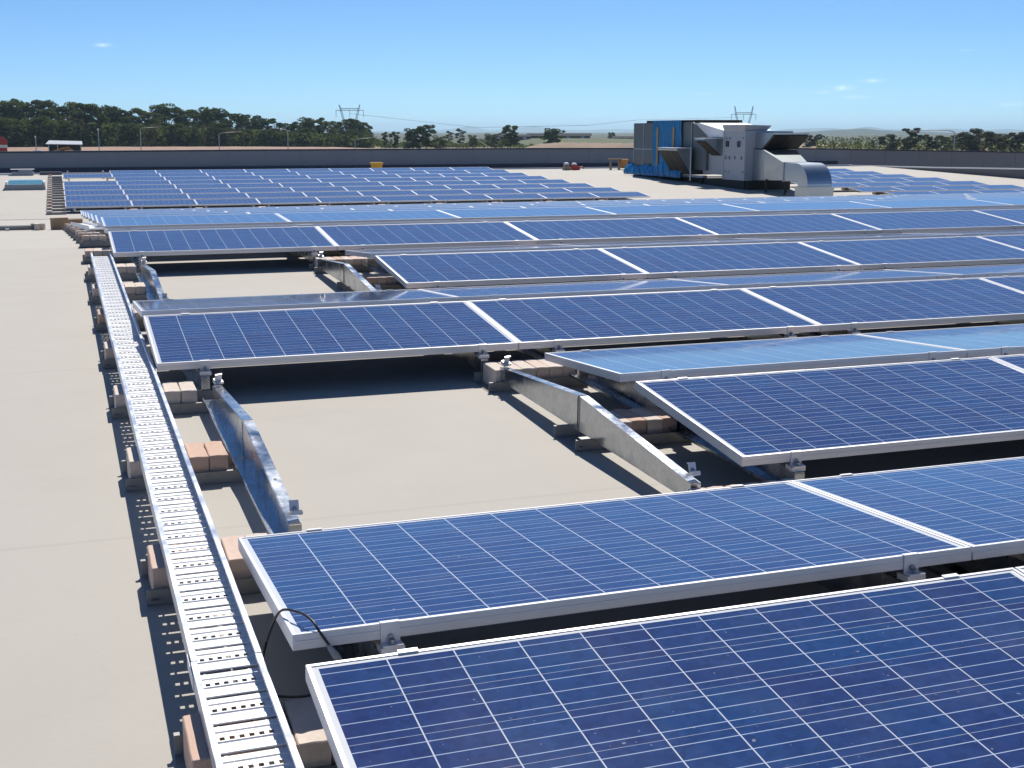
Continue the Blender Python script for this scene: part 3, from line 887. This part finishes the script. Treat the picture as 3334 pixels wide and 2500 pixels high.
# tapered and straight duct, elbow, base
mb = MB()
mb.hexa([(X - .24, 43.0, -.28), (X + .80, 43.0, -.28), (X + 1.6, 46.39, -.40), (X + .36, 46.39, -.40), (X - .24, 43.0, .37), (X + .80, 43.0, .37), (X + 1.6, 45.2, .84), (X + .12, 45.2, .84)])
mb.hexa([(X + .13, 45.19, -.35), (X + 1.59, 45.19, -.35), (X + 1.6, 46.39, -.39), (X + .36, 46.39, -.39), (X + .125, 45.19, .82), (X + 1.6, 45.19, .82), (X + 1.6, 46.39, .86), (X + .36, 46.39, .86)])
part('taper_duct', mb, 'duct', ah, OA)
def elbow(x0, x1):
    mb = MB(); cy, cz, Ro, Ri = 42.15, -.47, .86, .18
    pr = [(43.0, cz + Ri), (43.0, cz + Ro)]
    for k in range(0, 13):
        t = math.pi / 2 * k / 12; pr.append((cy - Ro * math.sin(t), cz + Ro * math.cos(t)))
    pr.append((cy - Ri, cz))
    for k in range(12, -1, -1):
        t = math.pi / 2 * k / 12; pr.append((cy - Ri * math.sin(t), cz + Ri * math.cos(t)))
    mb.prism(pr, 'x', x0, x1); return mb
part('elbow_duct', elbow(X - .25, X + .80), 'duct', ah, OA)
mb = MB()
mb.box((X - .285, 41.22, zr(41.6) - .02), (X + .835, 42.10, -.56)); mb.box((X - .30, 41.20, -.56), (X + .85, 42.12, -.47))
part('duct_base', mb, 'duct', ah, OA)
mb = MB()
mb.box((X - .28, 42.97, -.33), (X + .84, 43.03, .41))
part('duct_flange', mb, 'offwhite', ah, OA)
for y in (43.3, 44.7):
    for xx in (X, X + .9):
        mb = MB(); mb.box((xx, y, zr(y) - .01), (xx + .06, y + .06, -.30)); part('leg', mb, 'dark', ah, OA)
mb = MB()
for y in (46.3, 48.0): mb.box((X + .1, y, zr(y) - .01), (X + 2.1, y + .2, -.42))
mb.box((X + .05, 46.5, zr(47) - .02), (X + 2.1, 50, -.43))
part('plinth', mb, 'dark', ah, OA)

# ------------------------------------------------------------------ odds and ends on the roof
def P(x, y, dz=0., rz=0.): return Matrix.Translation((x, y, zroof(y) + dz)) @ Matrix.Rotation(rz, 4, 'Z')
sk = thing('skylight', 'low skylight with blue acrylic top on the far left roof', 'skylight', P(-1.95, 52.3))
mb = MB(); mb.hexa([(0, 0, 0), (1.5, 0, 0), (1.5, 1.5, 0), (0, 1.5, 0), (.04, .04, .2), (1.46, .04, .2), (1.46, 1.46, .2), (.04, 1.46, .2)]); link('kerb', mb.mesh('skylight_kerb', 'conc'), sk)
mb = MB(); mb.hexa([(.14, .1, .2), (1.40, .1, .2), (1.40, 1.4, .2), (.14, 1.4, .2), (.2, .3, .36), (1.34, .3, .36), (1.34, 1.2, .36), (.2, 1.2, .36)]); link('dome', mb.mesh('skylight_dome', 'sky_dome'), sk)
mb = MB()
mb.box((.06, .06, .201), (.13, 1.44, .31)); mb.box((1.41, .06, .201), (1.48, 1.44, .31)); mb.box((.13, 1.38, .201), (1.41, 1.44, .31)); mb.box((.13, .06, .201), (1.41, .10, .215))
link('frame', mb.mesh('skylight_frame', 'white'), sk)
vb = thing('roof_hatch', 'small pale box by the parapet behind the skylight', 'hatch', P(-1.95, 62.0))
mb = MB(); mb.box((0, 0, 0), (.95, .5, .16)); mb.box((.3, .05, .16), (.9, .4, .26)); bevel(link('box', mb.mesh('hatch_box', 'offwhite'), vb), .02)
mb = MB(); mb.box((-.03, -.03, .262), (.98, .53, .285)); link('cover', mb.mesh('hatch_cover', 'white'), vb)
tb = thing('plastic_tub', 'yellow plastic tub standing by the far parapet', 'tub', P(14.88, 62.1) @ Matrix.Scale(.76, 4))
mb = MB()
mb.hexa([(-.26, -.2, 0), (.26, -.2, 0), (.26, .2, 0), (-.26, .2, 0), (-.34, -.26, .52), (.34, -.26, .52), (.34, .26, .52), (-.34, .26, .52)])
link('body', mb.mesh('tub_body', 'yellow'), tb)
mb = MB(); mb.box((-.39, -.31, .52), (.39, .31, .60)); bevel(link('rim', mb.mesh('tub_rim', 'yellow'), tb), .02)
rw = thing('tool_heap', 'low heap of red tool case and white bags on the roof edge', 'tool heap', P(25.1, 61.8) @ Matrix.Scale(1.08, 4))
mb = MB(); mb.hexa([(.05, -.2, 0), (.42, -.12, 0), (.40, .2, 0), (.03, .16, 0), (.08, -.2, .26), (.40, -.10, .16), (.38, .2, .16), (.06, .14, .26)]); mb.tube([(.40, 0, .12), (.58, -.05, .16), (.64, -.05, .05)], .03, 6)
bevel(link('red_case', mb.mesh('red_case', 'red'), rw), .03)
mb = MB(); mb.hexa([(-.42, -.22, 0), (-.08, -.25, 0), (-.05, .2, 0), (-.40, .22, 0), (-.36, -.16, .26), (-.12, -.18, .20), (-.10, .12, .24), (-.34, .14, .28)]); bevel(link('timber_crate', mb.mesh('timber_crate', 'wood'), rw), .04, 2)
for q, (x, z) in enumerate(((-.24, .30), (.16, .28))):
    mb = MB(); mb.hexa([(x - .13, -.12, z - .04), (x + .13, -.12, z - .05), (x + .13, .12, z - .05), (x - .13, .12, z - .04), (x - .09, -.08, z + .05), (x + .08, -.09, z + .04), (x + .09, .08, z + .05), (x - .08, .09, z + .06)]); bevel(link('bag', mb.mesh('white_bag', 'white'), rw), .03, 2)
oh = thing('trestle', 'timber trestle with an orange bag hung on it by the parapet', 'trestle', P(27.7, 61.8))
mb = MB()
for x in (-.42, .05):
    mb.tube([(x, -.2, 0), (x + .05, 0, .52)], .035, 5); mb.tube([(x + .1, .2, 0), (x + .05, 0, .52)], .035, 5)
mb.box((-.5, -.09, .5), (.62, .09, .58)); link('timber', mb.mesh('trestle_timber', 'wood'), oh)
mb = MB(); mb.hexa([(.22, -.16, .08), (.52, -.16, .08), (.52, .12, .08), (.22, .12, .08), (.16, -.2, .52), (.58, -.2, .52), (.58, .14, .52), (.16, .14, .52)]); bevel(link('bag', mb.mesh('trestle_bag', 'orange'), oh), .05, 2)
pp = thing('conduit', 'grey conduit lying across the roof at the left past the crest', 'pipe', P(0, 23.5))
mb = MB(); mb.tube([(-12, 0, .05), (-.30, .03, .05)], .045, 10); link('pipe', mb.mesh('conduit_pipe', 'conc', smooth=True), pp)
mb = MB()
for x in (-4, -2.2, -.9): mb.box((x, -.05, 0), (x + .06, .07, .05))
link('saddle', mb.mesh('conduit_saddle', 'white'), pp)
for x, y, s, lab in ((-.02, 23.4, 1.6, 'brown cardboard box at the end of the grey conduit'), (.24, 23.7, 1.35, 'smaller brown box right of the box at the conduit end')):
    o = thing('cardboard_box', lab, 'box', P(x, y, 0, .2))
    mb = MB(); mb.box((-.085 * s, -.07, 0), (.085 * s, .08, .125 * s)); link('carton', mb.mesh('carton', 'card'), o)
    mb = MB(); mb.box((-.083 * s, -.068, .126 * s), (.083 * s, .078, .130 * s)); link('flap', mb.mesh('flap', 'card'), o)
for q, (x, y, rz) in enumerate(((-.42, 23.3, .1), (-.28, 23.45, 1.2))):
    o = link('brick', BRICK, None, P(x, y, .002, rz)); tag(o, ('loose brick lying on the roof against the conduit end', 'loose brick lying askew next to the brown box')[q], 'brick')

# ------------------------------------------------------------------ trees
def tree_mesh(seed, h, spread, clumps, leaves, size, low=.35):
    rnd = random.Random(seed); tr, cr = MB(), MB()
    pts = [(0, 0, -.3)]; x = y = 0
    for k in range(1, 6):
        x += rnd.uniform(-.25, .25); y += rnd.uniform(-.25, .25); pts.append((x, y, h * .78 * k / 5))
    tr.tube(pts, [h * .019 * (1 - .14 * k) for k in range(6)], 6)
    for c in range(clumps):
        t = low + (1 - low) * (c + rnd.random() * .8) / clumps
        a = rnd.uniform(0, 2 * math.pi); w = spread * (math.sin(min(1, (1.06 - t) / (1.06 - low) * 1.15 + .12) * math.pi * .78) ** .7)
        r = w * math.sqrt(rnd.uniform(.05, 1.))
        cx, cy, cz = r * math.cos(a), r * math.sin(a), h * t * .95
        b = pts[min(5, max(1, int(t * 5)))]
        tr.tube([(b[0], b[1], min(b[2], cz * .8)), (cx * .6, cy * .6, cz * .93), (cx, cy, cz)], [h * .007, h * .004, h * .002], 4, cap=False)
        rx = spread * rnd.uniform(.26, .46); rz = rx * rnd.uniform(.45, .8)
        for _ in range(leaves):
            v = Vector((rnd.gauss(0, 1), rnd.gauss(0, 1), rnd.gauss(0, 1))).normalized() * rnd.uniform(.35, 1) ** .6
            p = Vector((cx + v.x * rx, cy + v.y * rx, cz + v.z * rz))
            u = Vector((rnd.gauss(0, 1), rnd.gauss(0, 1), rnd.gauss(0, .6))).normalized()
            w_ = u.cross(Vector((rnd.gauss(0, 1), rnd.gauss(0, 1), rnd.gauss(0, 1)))).normalized()
            s = size * rnd.uniform(.6, 1.3)
            cr.poly((p - u * s, p + w_ * s * .55, p + u * s, p - w_ * s * .55))
    return tr, cr
VAR = {}
for name, mat, specs in (('A', 'leafA', [(1, 20, 6.0, 30, 170, .50, .16), (2, 20, 5.2, 26, 170, .50, .2), (3, 20, 7.0, 34, 170, .52, .14), (4, 20, 4.2, 22, 150, .46, .2)]),
                         ('B', 'leafB', [(5, 14, 4.6, 16, 110, .45, .15), (6, 14, 5.6, 18, 110, .45, .1), (7, 14, 3.8, 13, 110, .42, .2)]),
                         ('C', 'leafC', [(8, 9, 3.6, 22, 170, .30, .06), (9, 9, 2.7, 20, 170, .28, .08), (10, 9, 4.4, 24, 170, .30, .05)])):
    VAR[name] = []
    for s in specs:
        tr, cr = tree_mesh(*s)
        VAR[name].append((tr.mesh('tree_trunk', 'bark', smooth=True), cr.mesh('tree_crown', mat, fix=False), s[1]))
def tree(name, x, y, top, var, label, group, wide=1.):
    tm, cm, h = var
    s = (top - GZ) / (h * 1.0)
    m = Matrix.Translation((x, y, GZ)) @ Matrix.Rotation(random.uniform(0, 6.28), 4, 'Z') @ Matrix.Diagonal((s * wide, s * wide, s, 1))
    o = tag(link(name, None, None, m), label, 'tree', group)
    link('trunk', tm, o); link('crown', cm, o)
    return o
FOREST = [(-19.5, 594, 14.21), (-14.6, 612.5, 15.71), (-6.9, 602.2, 15.14), (-.7, 616.2, 14.57), (5.8, 617.5, 14.24), (11.3, 583.8, 13.46), (15.9, 580.6, 13.17), (22.6, 629.8, 12.25), (25.9, 595, 12.35), (29.5, 593.3, 10.36), (38.8, 638.6, 12.5), (43.5, 606.7, 9.82), (50.8, 628.1, 13.94), (55.3, 606.1, 12.46), (61.3, 615.3, 11.54), (62.4, 585.7, 10.95), (69.6, 614.2, 12.27), (76, 627.5, 10.53), (79.7, 606.2, 9.7), (87.3, 618.3, 9.19), (91.9, 613.4, 7.59), (92.5, 576.5, 7.25), (104, 616.8, 5.38), (108.2, 605.9, 5.89), (110.3, 587.8, 7.55), (112, 571, 7.66), (127.3, 619, 6.46), (128.8, 594.6, 7.26), (137.6, 607.7, 6.83), (144, 616.1, 5.02), (-26, 600, 14.6), (-33, 606, 14.0)]
FRONT = [(-17.1, 571.2, 6.96), (-11.4, 577.5, 6.42), (-5.1, 561.8, 8.14), (1.4, 574, 7.68), (7.9, 563.3, 8.21), (14.2, 577.9, 7.13), (19.1, 576.1, 5.86), (24.8, 552.4, 5.08), (30.3, 553.2, 5.1), (36.5, 555.3, 4.51), (43.7, 577.3, 5.93), (48.1, 561, 5.19), (54.2, 566.2, 4.59), (60.2, 555.8, 4.55), (65.3, 561.4, 5.23), (70.4, 557.1, 3.3), (76, 555.4, 3.3), (86.5, 560.9, 2.68), (92.3, 560, 2.03), (99.1, 568.6, 2.04), (102.5, 561.2, 3.35), (113.7, 566.6, 3.38), (119.2, 563.2, 2.71), (125.3, 566, 2.72), (128.4, 555.5, 1.38), (-23, 565, 7.2)]
FOREST.sort(key=lambda p: p[0] / p[1]); FRONT.sort(key=lambda p: p[0] / p[1])
def nth(n):
    if n < 20: return ORD[n]
    return ('twenty-' + ORD[n - 20]) if n < 29 else ('thirtieth' if n == 29 else 'thirty-' + ORD[n - 30])
for n, (x, y, t) in enumerate(FOREST):
    tree('eucalyptus_tree', x, y, t + .4, VAR['A'][n % 4], 'tall dark eucalyptus, %s from the left along the forest skyline' % nth(n), 'tall trees of the forest skyline', random.uniform(1.15, 1.5))
for n, (x, y, t) in enumerate(FRONT):
    tree('forest_edge_tree', x, y, t, VAR['B' if n % 3 else 'A'][n % 3], 'bushy olive tree, %s from the left along the near forest edge' % nth(n), 'bushy trees of the near forest edge', random.uniform(1.2, 1.6))
und = MB(); rnd = random.Random(5)
for k in range(22000):
    t = rnd.random(); d = 585 + rnd.uniform(-22, 35); b = -.06 + t * .292 + rnd.uniform(-.002, .002)
    hh = (13. - 8 * t) * rnd.random() ** 1.3
    p = Vector((d * math.sin(b), d * math.cos(b), GZ + hh))
    u = Vector((rnd.gauss(0, 1), rnd.gauss(0, 1), rnd.gauss(0, 1))).normalized(); w_ = u.cross(Vector((rnd.gauss(0, 1), rnd.gauss(0, 1), 1))).normalized(); s = rnd.uniform(.6, 1.5)
    und.poly((p - u * s, p + w_ * s * .6, p + u * s, p - w_ * s * .6))
structure('forest_undergrowth', und, 'leafA', kind='stuff', fix=False)
SINGLE = [(134.1, 543.7, 1.64, 'A', 3, 'slim dark tree just past the forest end, left of the gap'), (139.3, 547.6, 1.64, 'A', 1, 'slim dark tree just past the forest end, right one of the pair'),
    (125.1, 463.4, 2.74, 'A', 2, 'left half crown of the big dark tree clump mid horizon'), (129.5, 462.2, 4.3, 'A', 0, 'big round dark tree standing alone mid horizon'),
    (131.8, 451.1, .32, 'B', 1, 'low bush at the right foot of the big dark tree'), (183.4, 592.2, 3.24, 'A', 3, 'thin open tree on the grassy rise mid horizon'),
    (201.5, 670.4, 2.16, 'A', 3, 'tiny distant sapling left of the thin open tree'), (170.7, 533.3, .47, 'B', 0, 'bushy tree left of the curved white lamp arm'),
    (178.3, 530.9, .86, 'B', 1, 'bushy tree behind the curved white lamp arm'), (176.2, 510.5, 1.14, 'B', 2, 'low tree at the left foot of the tall tree before the mound'),
    (166.2, 471.6, 4.19, 'A', 1, 'tall tree left of the brown earth mound'), (188.4, 484.7, 2.97, 'A', 2, 'lone bushy tree on the brown earth mound'),
    (295.7, 743.3, 2.61, 'A', 3, 'tiny tree behind the long dark roofed house'), (323.6, 731.6, 1.31, 'A', 1, 'small tree left of the wrapped rooftop unit, far off'),
    (321.1, 506.8, .1, 'C', 0, 'small olive tree right behind the louvred hood'), (324.9, 504.4, .6, 'C', 1, 'pointed dark tree right of the louvred hood'),
    (330.1, 501, -2.8, 'C', 2, 'low scrub right of the pointed dark tree'), (345.4, 514.9, -3.2, 'C', 2, 'wide low scrub before the blue hills'), (350.5, 511.4, -3., 'C', 0, 'low scrub right before the blue hills'),
    (322.1, 458.1, -1.6, 'C', 1, 'small tree below the dark lamp head'), (280.3, 389.6, .66, 'C', 0, 'yellowish tree left of the tall cone shaped tree'),
    (286.4, 385.2, 3.12, 'C', 1, 'tallest cone shaped tree above the right parapet'), (302.9, 397.8, .74, 'C', 1, 'open crowned tree right of the cone shaped tree'),
    (306.8, 394.8, .19, 'C', 2, 'hazy brown tree under the long lamp arm'), (322.5, 407.9, .26, 'C', 0, 'hazy brown tree left of the big open crown at right'),
    (301.2, 373.7, 1.42, 'C', 2, 'brown tree beside the dark end of the lamp arm'), (291, 356.2, 2.53, 'C', 0, 'big open crowned tree at the far right'),
    (319.9, 384.3, 1.52, 'C', 2, 'dense brown tree right of the big open crown'), (323.3, 381.4, .76, 'C', 0, 'low brown tree second from the right frame edge'),
    (326.7, 378.5, 1.63, 'C', 1, 'brown tree near the right frame edge'), (329.3, 376.3, 1.84, 'C', 2, 'brown tree cut by the right frame edge')]
for x, y, t, v, k, lab in SINGLE:
    wide = {'A': 1.35, 'B': 1.4, 'C': 1.5}[v]
    tree('cone_tree' if 'cone' in lab else 'scattered_tree', x, y, t, VAR[v][k], lab, 'scattered trees on the horizon', wide)
rnd = random.Random(9)
mb = MB()
for k in range(5000):
    d = rnd.uniform(470, 640); b = YAW + math.atan((rnd.uniform(2640, 3500) - 1667) / 4132)
    p = Vector((d * math.sin(b), d * math.cos(b), GZ + rnd.random() ** 2 * 4.6))
    u = Vector((rnd.gauss(0, 1), rnd.gauss(0, 1), rnd.gauss(0, 1))).normalized(); w_ = u.cross(Vector((rnd.gauss(0, 1), rnd.gauss(0, 1), 1))).normalized(); s = rnd.uniform(.3, .8)
    mb.poly((p - u * s, p + w_ * s * .6, p + u * s, p - w_ * s * .6))
structure('scrub', mb, 'leafA', kind='stuff', fix=False)

rnd = random.Random(12)
mb = MB()
for k in range(5000):
    c_ = 1215 + 520 * rnd.random(); d = rnd.uniform(560, 680); b = YAW + math.atan((c_ - 1667) / 4132)
    hh = (2.2 + 1.6 * math.sin(c_ * .045) * math.sin(c_ * .013 + 1)) * rnd.random() ** .9
    p = Vector((d * math.sin(b), d * math.cos(b), GZ + max(.1, hh)))
    u = Vector((rnd.gauss(0, 1), rnd.gauss(0, 1), rnd.gauss(0, 1))).normalized(); w_ = u.cross(Vector((rnd.gauss(0, 1), rnd.gauss(0, 1), 1))).normalized(); s = rnd.uniform(.4, .9)
    mb.poly((p - u * s, p + w_ * s * .6, p + u * s, p - w_ * s * .6))
structure('scrub', mb, 'leafA', kind='stuff', fix=False)

# ------------------------------------------------------------------ lamps, pylons, buildings, vehicles in the distance
def lamp(x, y, zt, end, label):
    o = thing('street_lamp', label, 'street lamp', Matrix.Translation((x, y, GZ)), 'street lamps beyond the parapet')
    h = zt - GZ; mb = MB(); mb.tube([(0, 0, 0), (0, 0, h * .94)], [.13, .08], 7)
    link('pole', mb.mesh('lamp_pole', 'lamp', smooth=True), o)
    mb = MB()
    if end:
        ex, ey, ez = end[0] - x, end[1] - y, end[2] - GZ
        mb.tube([(0, 0, h * .935), (ex * .04, ey * .04, h * .97), (ex * .14, ey * .14, h * .995), (ex * .25, ey * .25, h), (ex, ey, ez)], [.08, .075, .07, .065, .055], 6)
        link('arm', mb.mesh('lamp_arm', 'lamp', smooth=True), o)
        hd_ = MB(); u = Vector((ex, ey, 0)).normalized() * .45
        hd_.tube([(ex - u.x, ey - u.y, ez), (ex + u.x, ey + u.y, ez + .06)], [.10, .13], 6)
        link('lamp_head', hd_.mesh('lamp_head', 'lamp'), o)
    else:
        mb.tube([(0, 0, h * .93), (0, 0, h * 1.0)], [.14, .22], 8)
        link('lamp_head', mb.mesh('lamp_head', 'white'), o)
for a in ((18.0, 299.5, 2.4, (21.5, 299.2, 2.54), 'leftmost lamp with an arm, bent to the right before the forest'),
          (35.0, 297.9, 1.33, (39.6, 297.4, 1.53), 'second armed lamp from the left, lower, bent to the right'),
          (50.2, 295.8, 2.08, (46.6, 296.4, 2.35), 'lamp with its arm bent to the left before the forest'),
          (9.1, 299.9, 2.26, None, 'straight lamp post left of the first armed lamp'),
          (65.1, 292.8, -.07, (69.6, 291.8, .28), 'pale armed lamp below the pylon at the forest end'),
          (95.5, 284.4, -1.9, (92.8, 285.3, -.5), 'low white curved lamp arm above the mid parapet'),
          (-4.0, 300, .68, None, 'short straight lamp post left of the shed'),
          (124.2, 156.8, 1.75, (119.6, 160.3, 1.66), 'long horizontal lamp arm before the right trees'),
          (173.3, 244.9, .72, (169.8, 246.5, .5), 'small dark lamp head before the blue hills')): lamp(*a)

def pylon(x, y, zb, zh, w, label):
    o = thing('power_pylon', label, 'pylon', Matrix.Translation((x, y, GZ)) @ Matrix.Rotation(-YAW, 4, 'Z'), 'power pylons on the horizon')
    b, h = zb - GZ, zh - GZ; r = .34
    for s in (-1, 1):
        mb = MB(); xt, xm, xb = s * w * .37, s * w * .31, s * w * .2
        pts = [(xb * .9, 0, 0), (xb, 0, b * .55), (xm, 0, b), (xt, 0, h)]
        for dx in (-.8, .8):
            mb.tube([(p[0] + dx * (1 if k < 3 else .15), 0, p[2]) for k, p in enumerate(pts)], r, 4)
        n = 12
        for k in range(n):
            t0, t1 = k / n * h, (k + 1) / n * h
            def xa(t):
                for p, q_ in zip(pts, pts[1:]):
                    if p[2] <= t <= q_[2]: return p[0] + (q_[0] - p[0]) * (t - p[2]) / (q_[2] - p[2])
                return pts[-1][0]
            d = .8 * (1 if k % 2 else -1)
            mb.tube([(xa(t0) + d, 0, t0), (xa(t1) - d, 0, t1)], r * .6, 3)
        link('leg', mb.mesh('pylon_leg', 'pylon'), o)
    mb = MB()
    for zz, hw in ((b, w / 2), (b + 2.2, w * .33)): mb.tube([(-hw, 0, zz), (hw, 0, zz)], r, 4)
    n = 10
    for k in range(n):
        x0, x1 = -w * .33 + w * .66 * k / n, -w * .33 + w * .66 * (k + 1) / n
        mb.tube([(x0, 0, b + (2.2 if k % 2 else 0)), (x1, 0, b + (0 if k % 2 else 2.2))], r * .6, 3)
    link('crossarm', mb.mesh('pylon_crossarm', 'pylon'), o)
    for s in (-1, 0, 1):
        mb = MB(); mb.tube([(s * w * .49, 0, b), (s * w * .49, 0, b - 7.5)], .28, 4); link('insulator', mb.mesh('pylon_insulator', 'pylon'), o)
pylon(320.7, 1465.2, 25.6, 31.9, 32, 'power pylon rising behind the forest end at left')
pylon(839.6, 1478, 23.6, 34, 32, 'power pylon rising behind the air handler at right')

wr = thing('power_line', 'thin power cable sagging left of the wrapped rooftop unit', 'cable')
mb = MB(); mb.tube([(320.7, 1465, 22), (430, 1330, 6.), (520, 1240, 8), (600, 1290, 14), (839, 1478, 20)], .16, 4); link('wire', mb.mesh('power_wire', 'pylon'), wr)

sh = thing('shed', 'open sided shed with a pale skillion roof before the forest', 'shed', Matrix.Translation((2, 330, GZ)))
mb = MB(); mb.hexa([(-4.2, -2, 3.95), (4.2, -2, 3.8), (4.2, 4, 4.55), (-3.4, 4, 4.75), (-4.2, -2, 4.12), (4.2, -2, 3.95), (4.2, 4, 4.7), (-3.4, 4, 4.9)]); link('roof', mb.mesh('shed_roof', 'offwhite'), sh)
mb = MB(); mb.box((-3.6, 3, 0), (3.9, 3.6, 4.5)); link('wall', mb.mesh('shed_wall', 'roofdark'), sh)
for x in (-3.6, -1.6, 3.7):
    mb = MB(); mb.box((x, -1.7, 0), (x + .18, -1.5, 3.9)); link('post', mb.mesh('shed_post', 'lamp'), sh)
dg = thing('excavator', 'orange excavator arm showing under the shed roof', 'excavator', Matrix.Translation((1.8, 326, GZ)))
mb = MB(); mb.tube([(-2.2, 0, 2.4), (-.4, 0, 3.0), (1.1, 0, 3.25), (1.8, 0, 2.6)], [.22, .28, .25, .2], 6); link('boom', mb.mesh('digger_boom', 'orange'), dg)
mb = MB(); mb.box((.2, -.9, 1.0), (2.2, .9, 2.7)); bevel(link('cab', mb.mesh('digger_cab', 'orange'), dg), .15)
mb = MB(); mb.box((-.4, -1.2, 0), (2.6, 1.2, .9)); bevel(link('track', mb.mesh('digger_track', 'black'), dg), .3, 2)
rs = thing('red_silo', 'red rounded roadside sign cut by the left frame edge', 'sign', Matrix.Translation((-12.3, 330, GZ)))
mb = MB(); mb.prism([(-1.4, 3.9), (1.6, 3.9), (1.55, 4.9), (1.1, 5.5), (.3, 5.8), (-1.4, 5.8)], 'y', -.3, .3); link('panel', mb.mesh('sign_panel', 'red'), rs)
mb = MB(); mb.box((-1.4, -.31, 3.2), (1.5, .31, 3.88)); link('band', mb.mesh('sign_band', 'white'), rs)
mb = MB(); mb.box((-1.4, -.25, 0), (1.45, .25, 3.19)); link('pier', mb.mesh('sign_pier', 'red'), rs)
rs.name = 'roadside_sign'
cr = thing('parked_car', 'white car roof showing over the parapet left of the shed', 'car', Matrix.Translation((-3.9, 329, GZ)))
mb = MB(); mb.prism([(-1.7, .5), (1.7, .5), (1.7, 1.1), (1.1, 1.3), (.75, 2.05), (-.9, 2.1), (-1.55, 1.4), (-1.7, 1.0)], 'y', -.85, .85); bevel(link('body', mb.mesh('car_body', 'car'), cr), .15, 2)
for x in (-1.05, 1.05):
    mb = MB(); mb.tube([(x, -.9, .34), (x, .9, .34)], .34, 12); link('axle_wheel', mb.mesh('car_wheel', 'black'), cr)
cr.location.z = GZ + .55; 
pd = MB(); pd.box((-9, 320, GZ - .2), (4.4, 331.5, GZ + .55)); structure('pavement', pd, 'conc')
def house(x0, y0, x1, y1, zt, zw, zb, label):
    a, b = Vector((x0, y0, 0)), Vector((x1, y1, 0)); L = (b - a).length; ang = math.atan2(b.y - a.y, b.x - a.x)
    o = thing('long_house', label, 'house', Matrix.Translation((x0, y0, zb)) @ Matrix.Rotation(ang, 4, 'Z'), 'long low houses on the horizon')
    mb = MB(); mb.box((0, 0, -1), (L, 7, zw - zb)); link('wall', mb.mesh('house_wall', 'brickhouse'), o)
    mb = MB(); mb.prism([(-.6, zw - zb - .1), (3.5, zt - zb), (7.6, zw - zb - .1)], 'x', -.8, L + .8); link('roof', mb.mesh('house_roof', 'roofdark'), o)
    for f in (.25, .5, .62, .85):
        mb = MB(); mb.box((L * f, -.06, zw - zb - 1.5), (L * f + 1.9, -.005, zw - zb - .35)); link('window', mb.mesh('house_window', 'white'), o)
house(239, 650, 270, 638, .75, -.55, -2.3, 'long low house with dark roof left of the wrapped unit')
house(212, 640, 233, 632, .15, -.8, -2.3, 'dark roofed house left of the lone tree on the mound')
house(281, 632, 300, 624, -.75, -1.6, -2.6, 'low dark building just left of the wrapped unit')

# ------------------------------------------------------------------ haze
mb = MB()
mb.box((-27000, -27000, GZ - 1.5), (27000, 27000, 120))
hz = bpy.data.materials.new('thin_air'); hz.use_nodes = True
nn, ll = hz.node_tree.nodes, hz.node_tree.links
nn.remove(nn['Principled BSDF'])
pv = nn.new('ShaderNodeVolumePrincipled')
pv.inputs['Color'].default_value = (.62, .86, 1., 1)
pv.inputs['Density'].default_value = 8e-5
pv.inputs['Anisotropy'].default_value = .6
ll.new(pv.outputs[0], nn['Material Output'].inputs['Volume'])
M['haze'] = hz
o = structure('haze', mb, 'haze', kind='stuff')
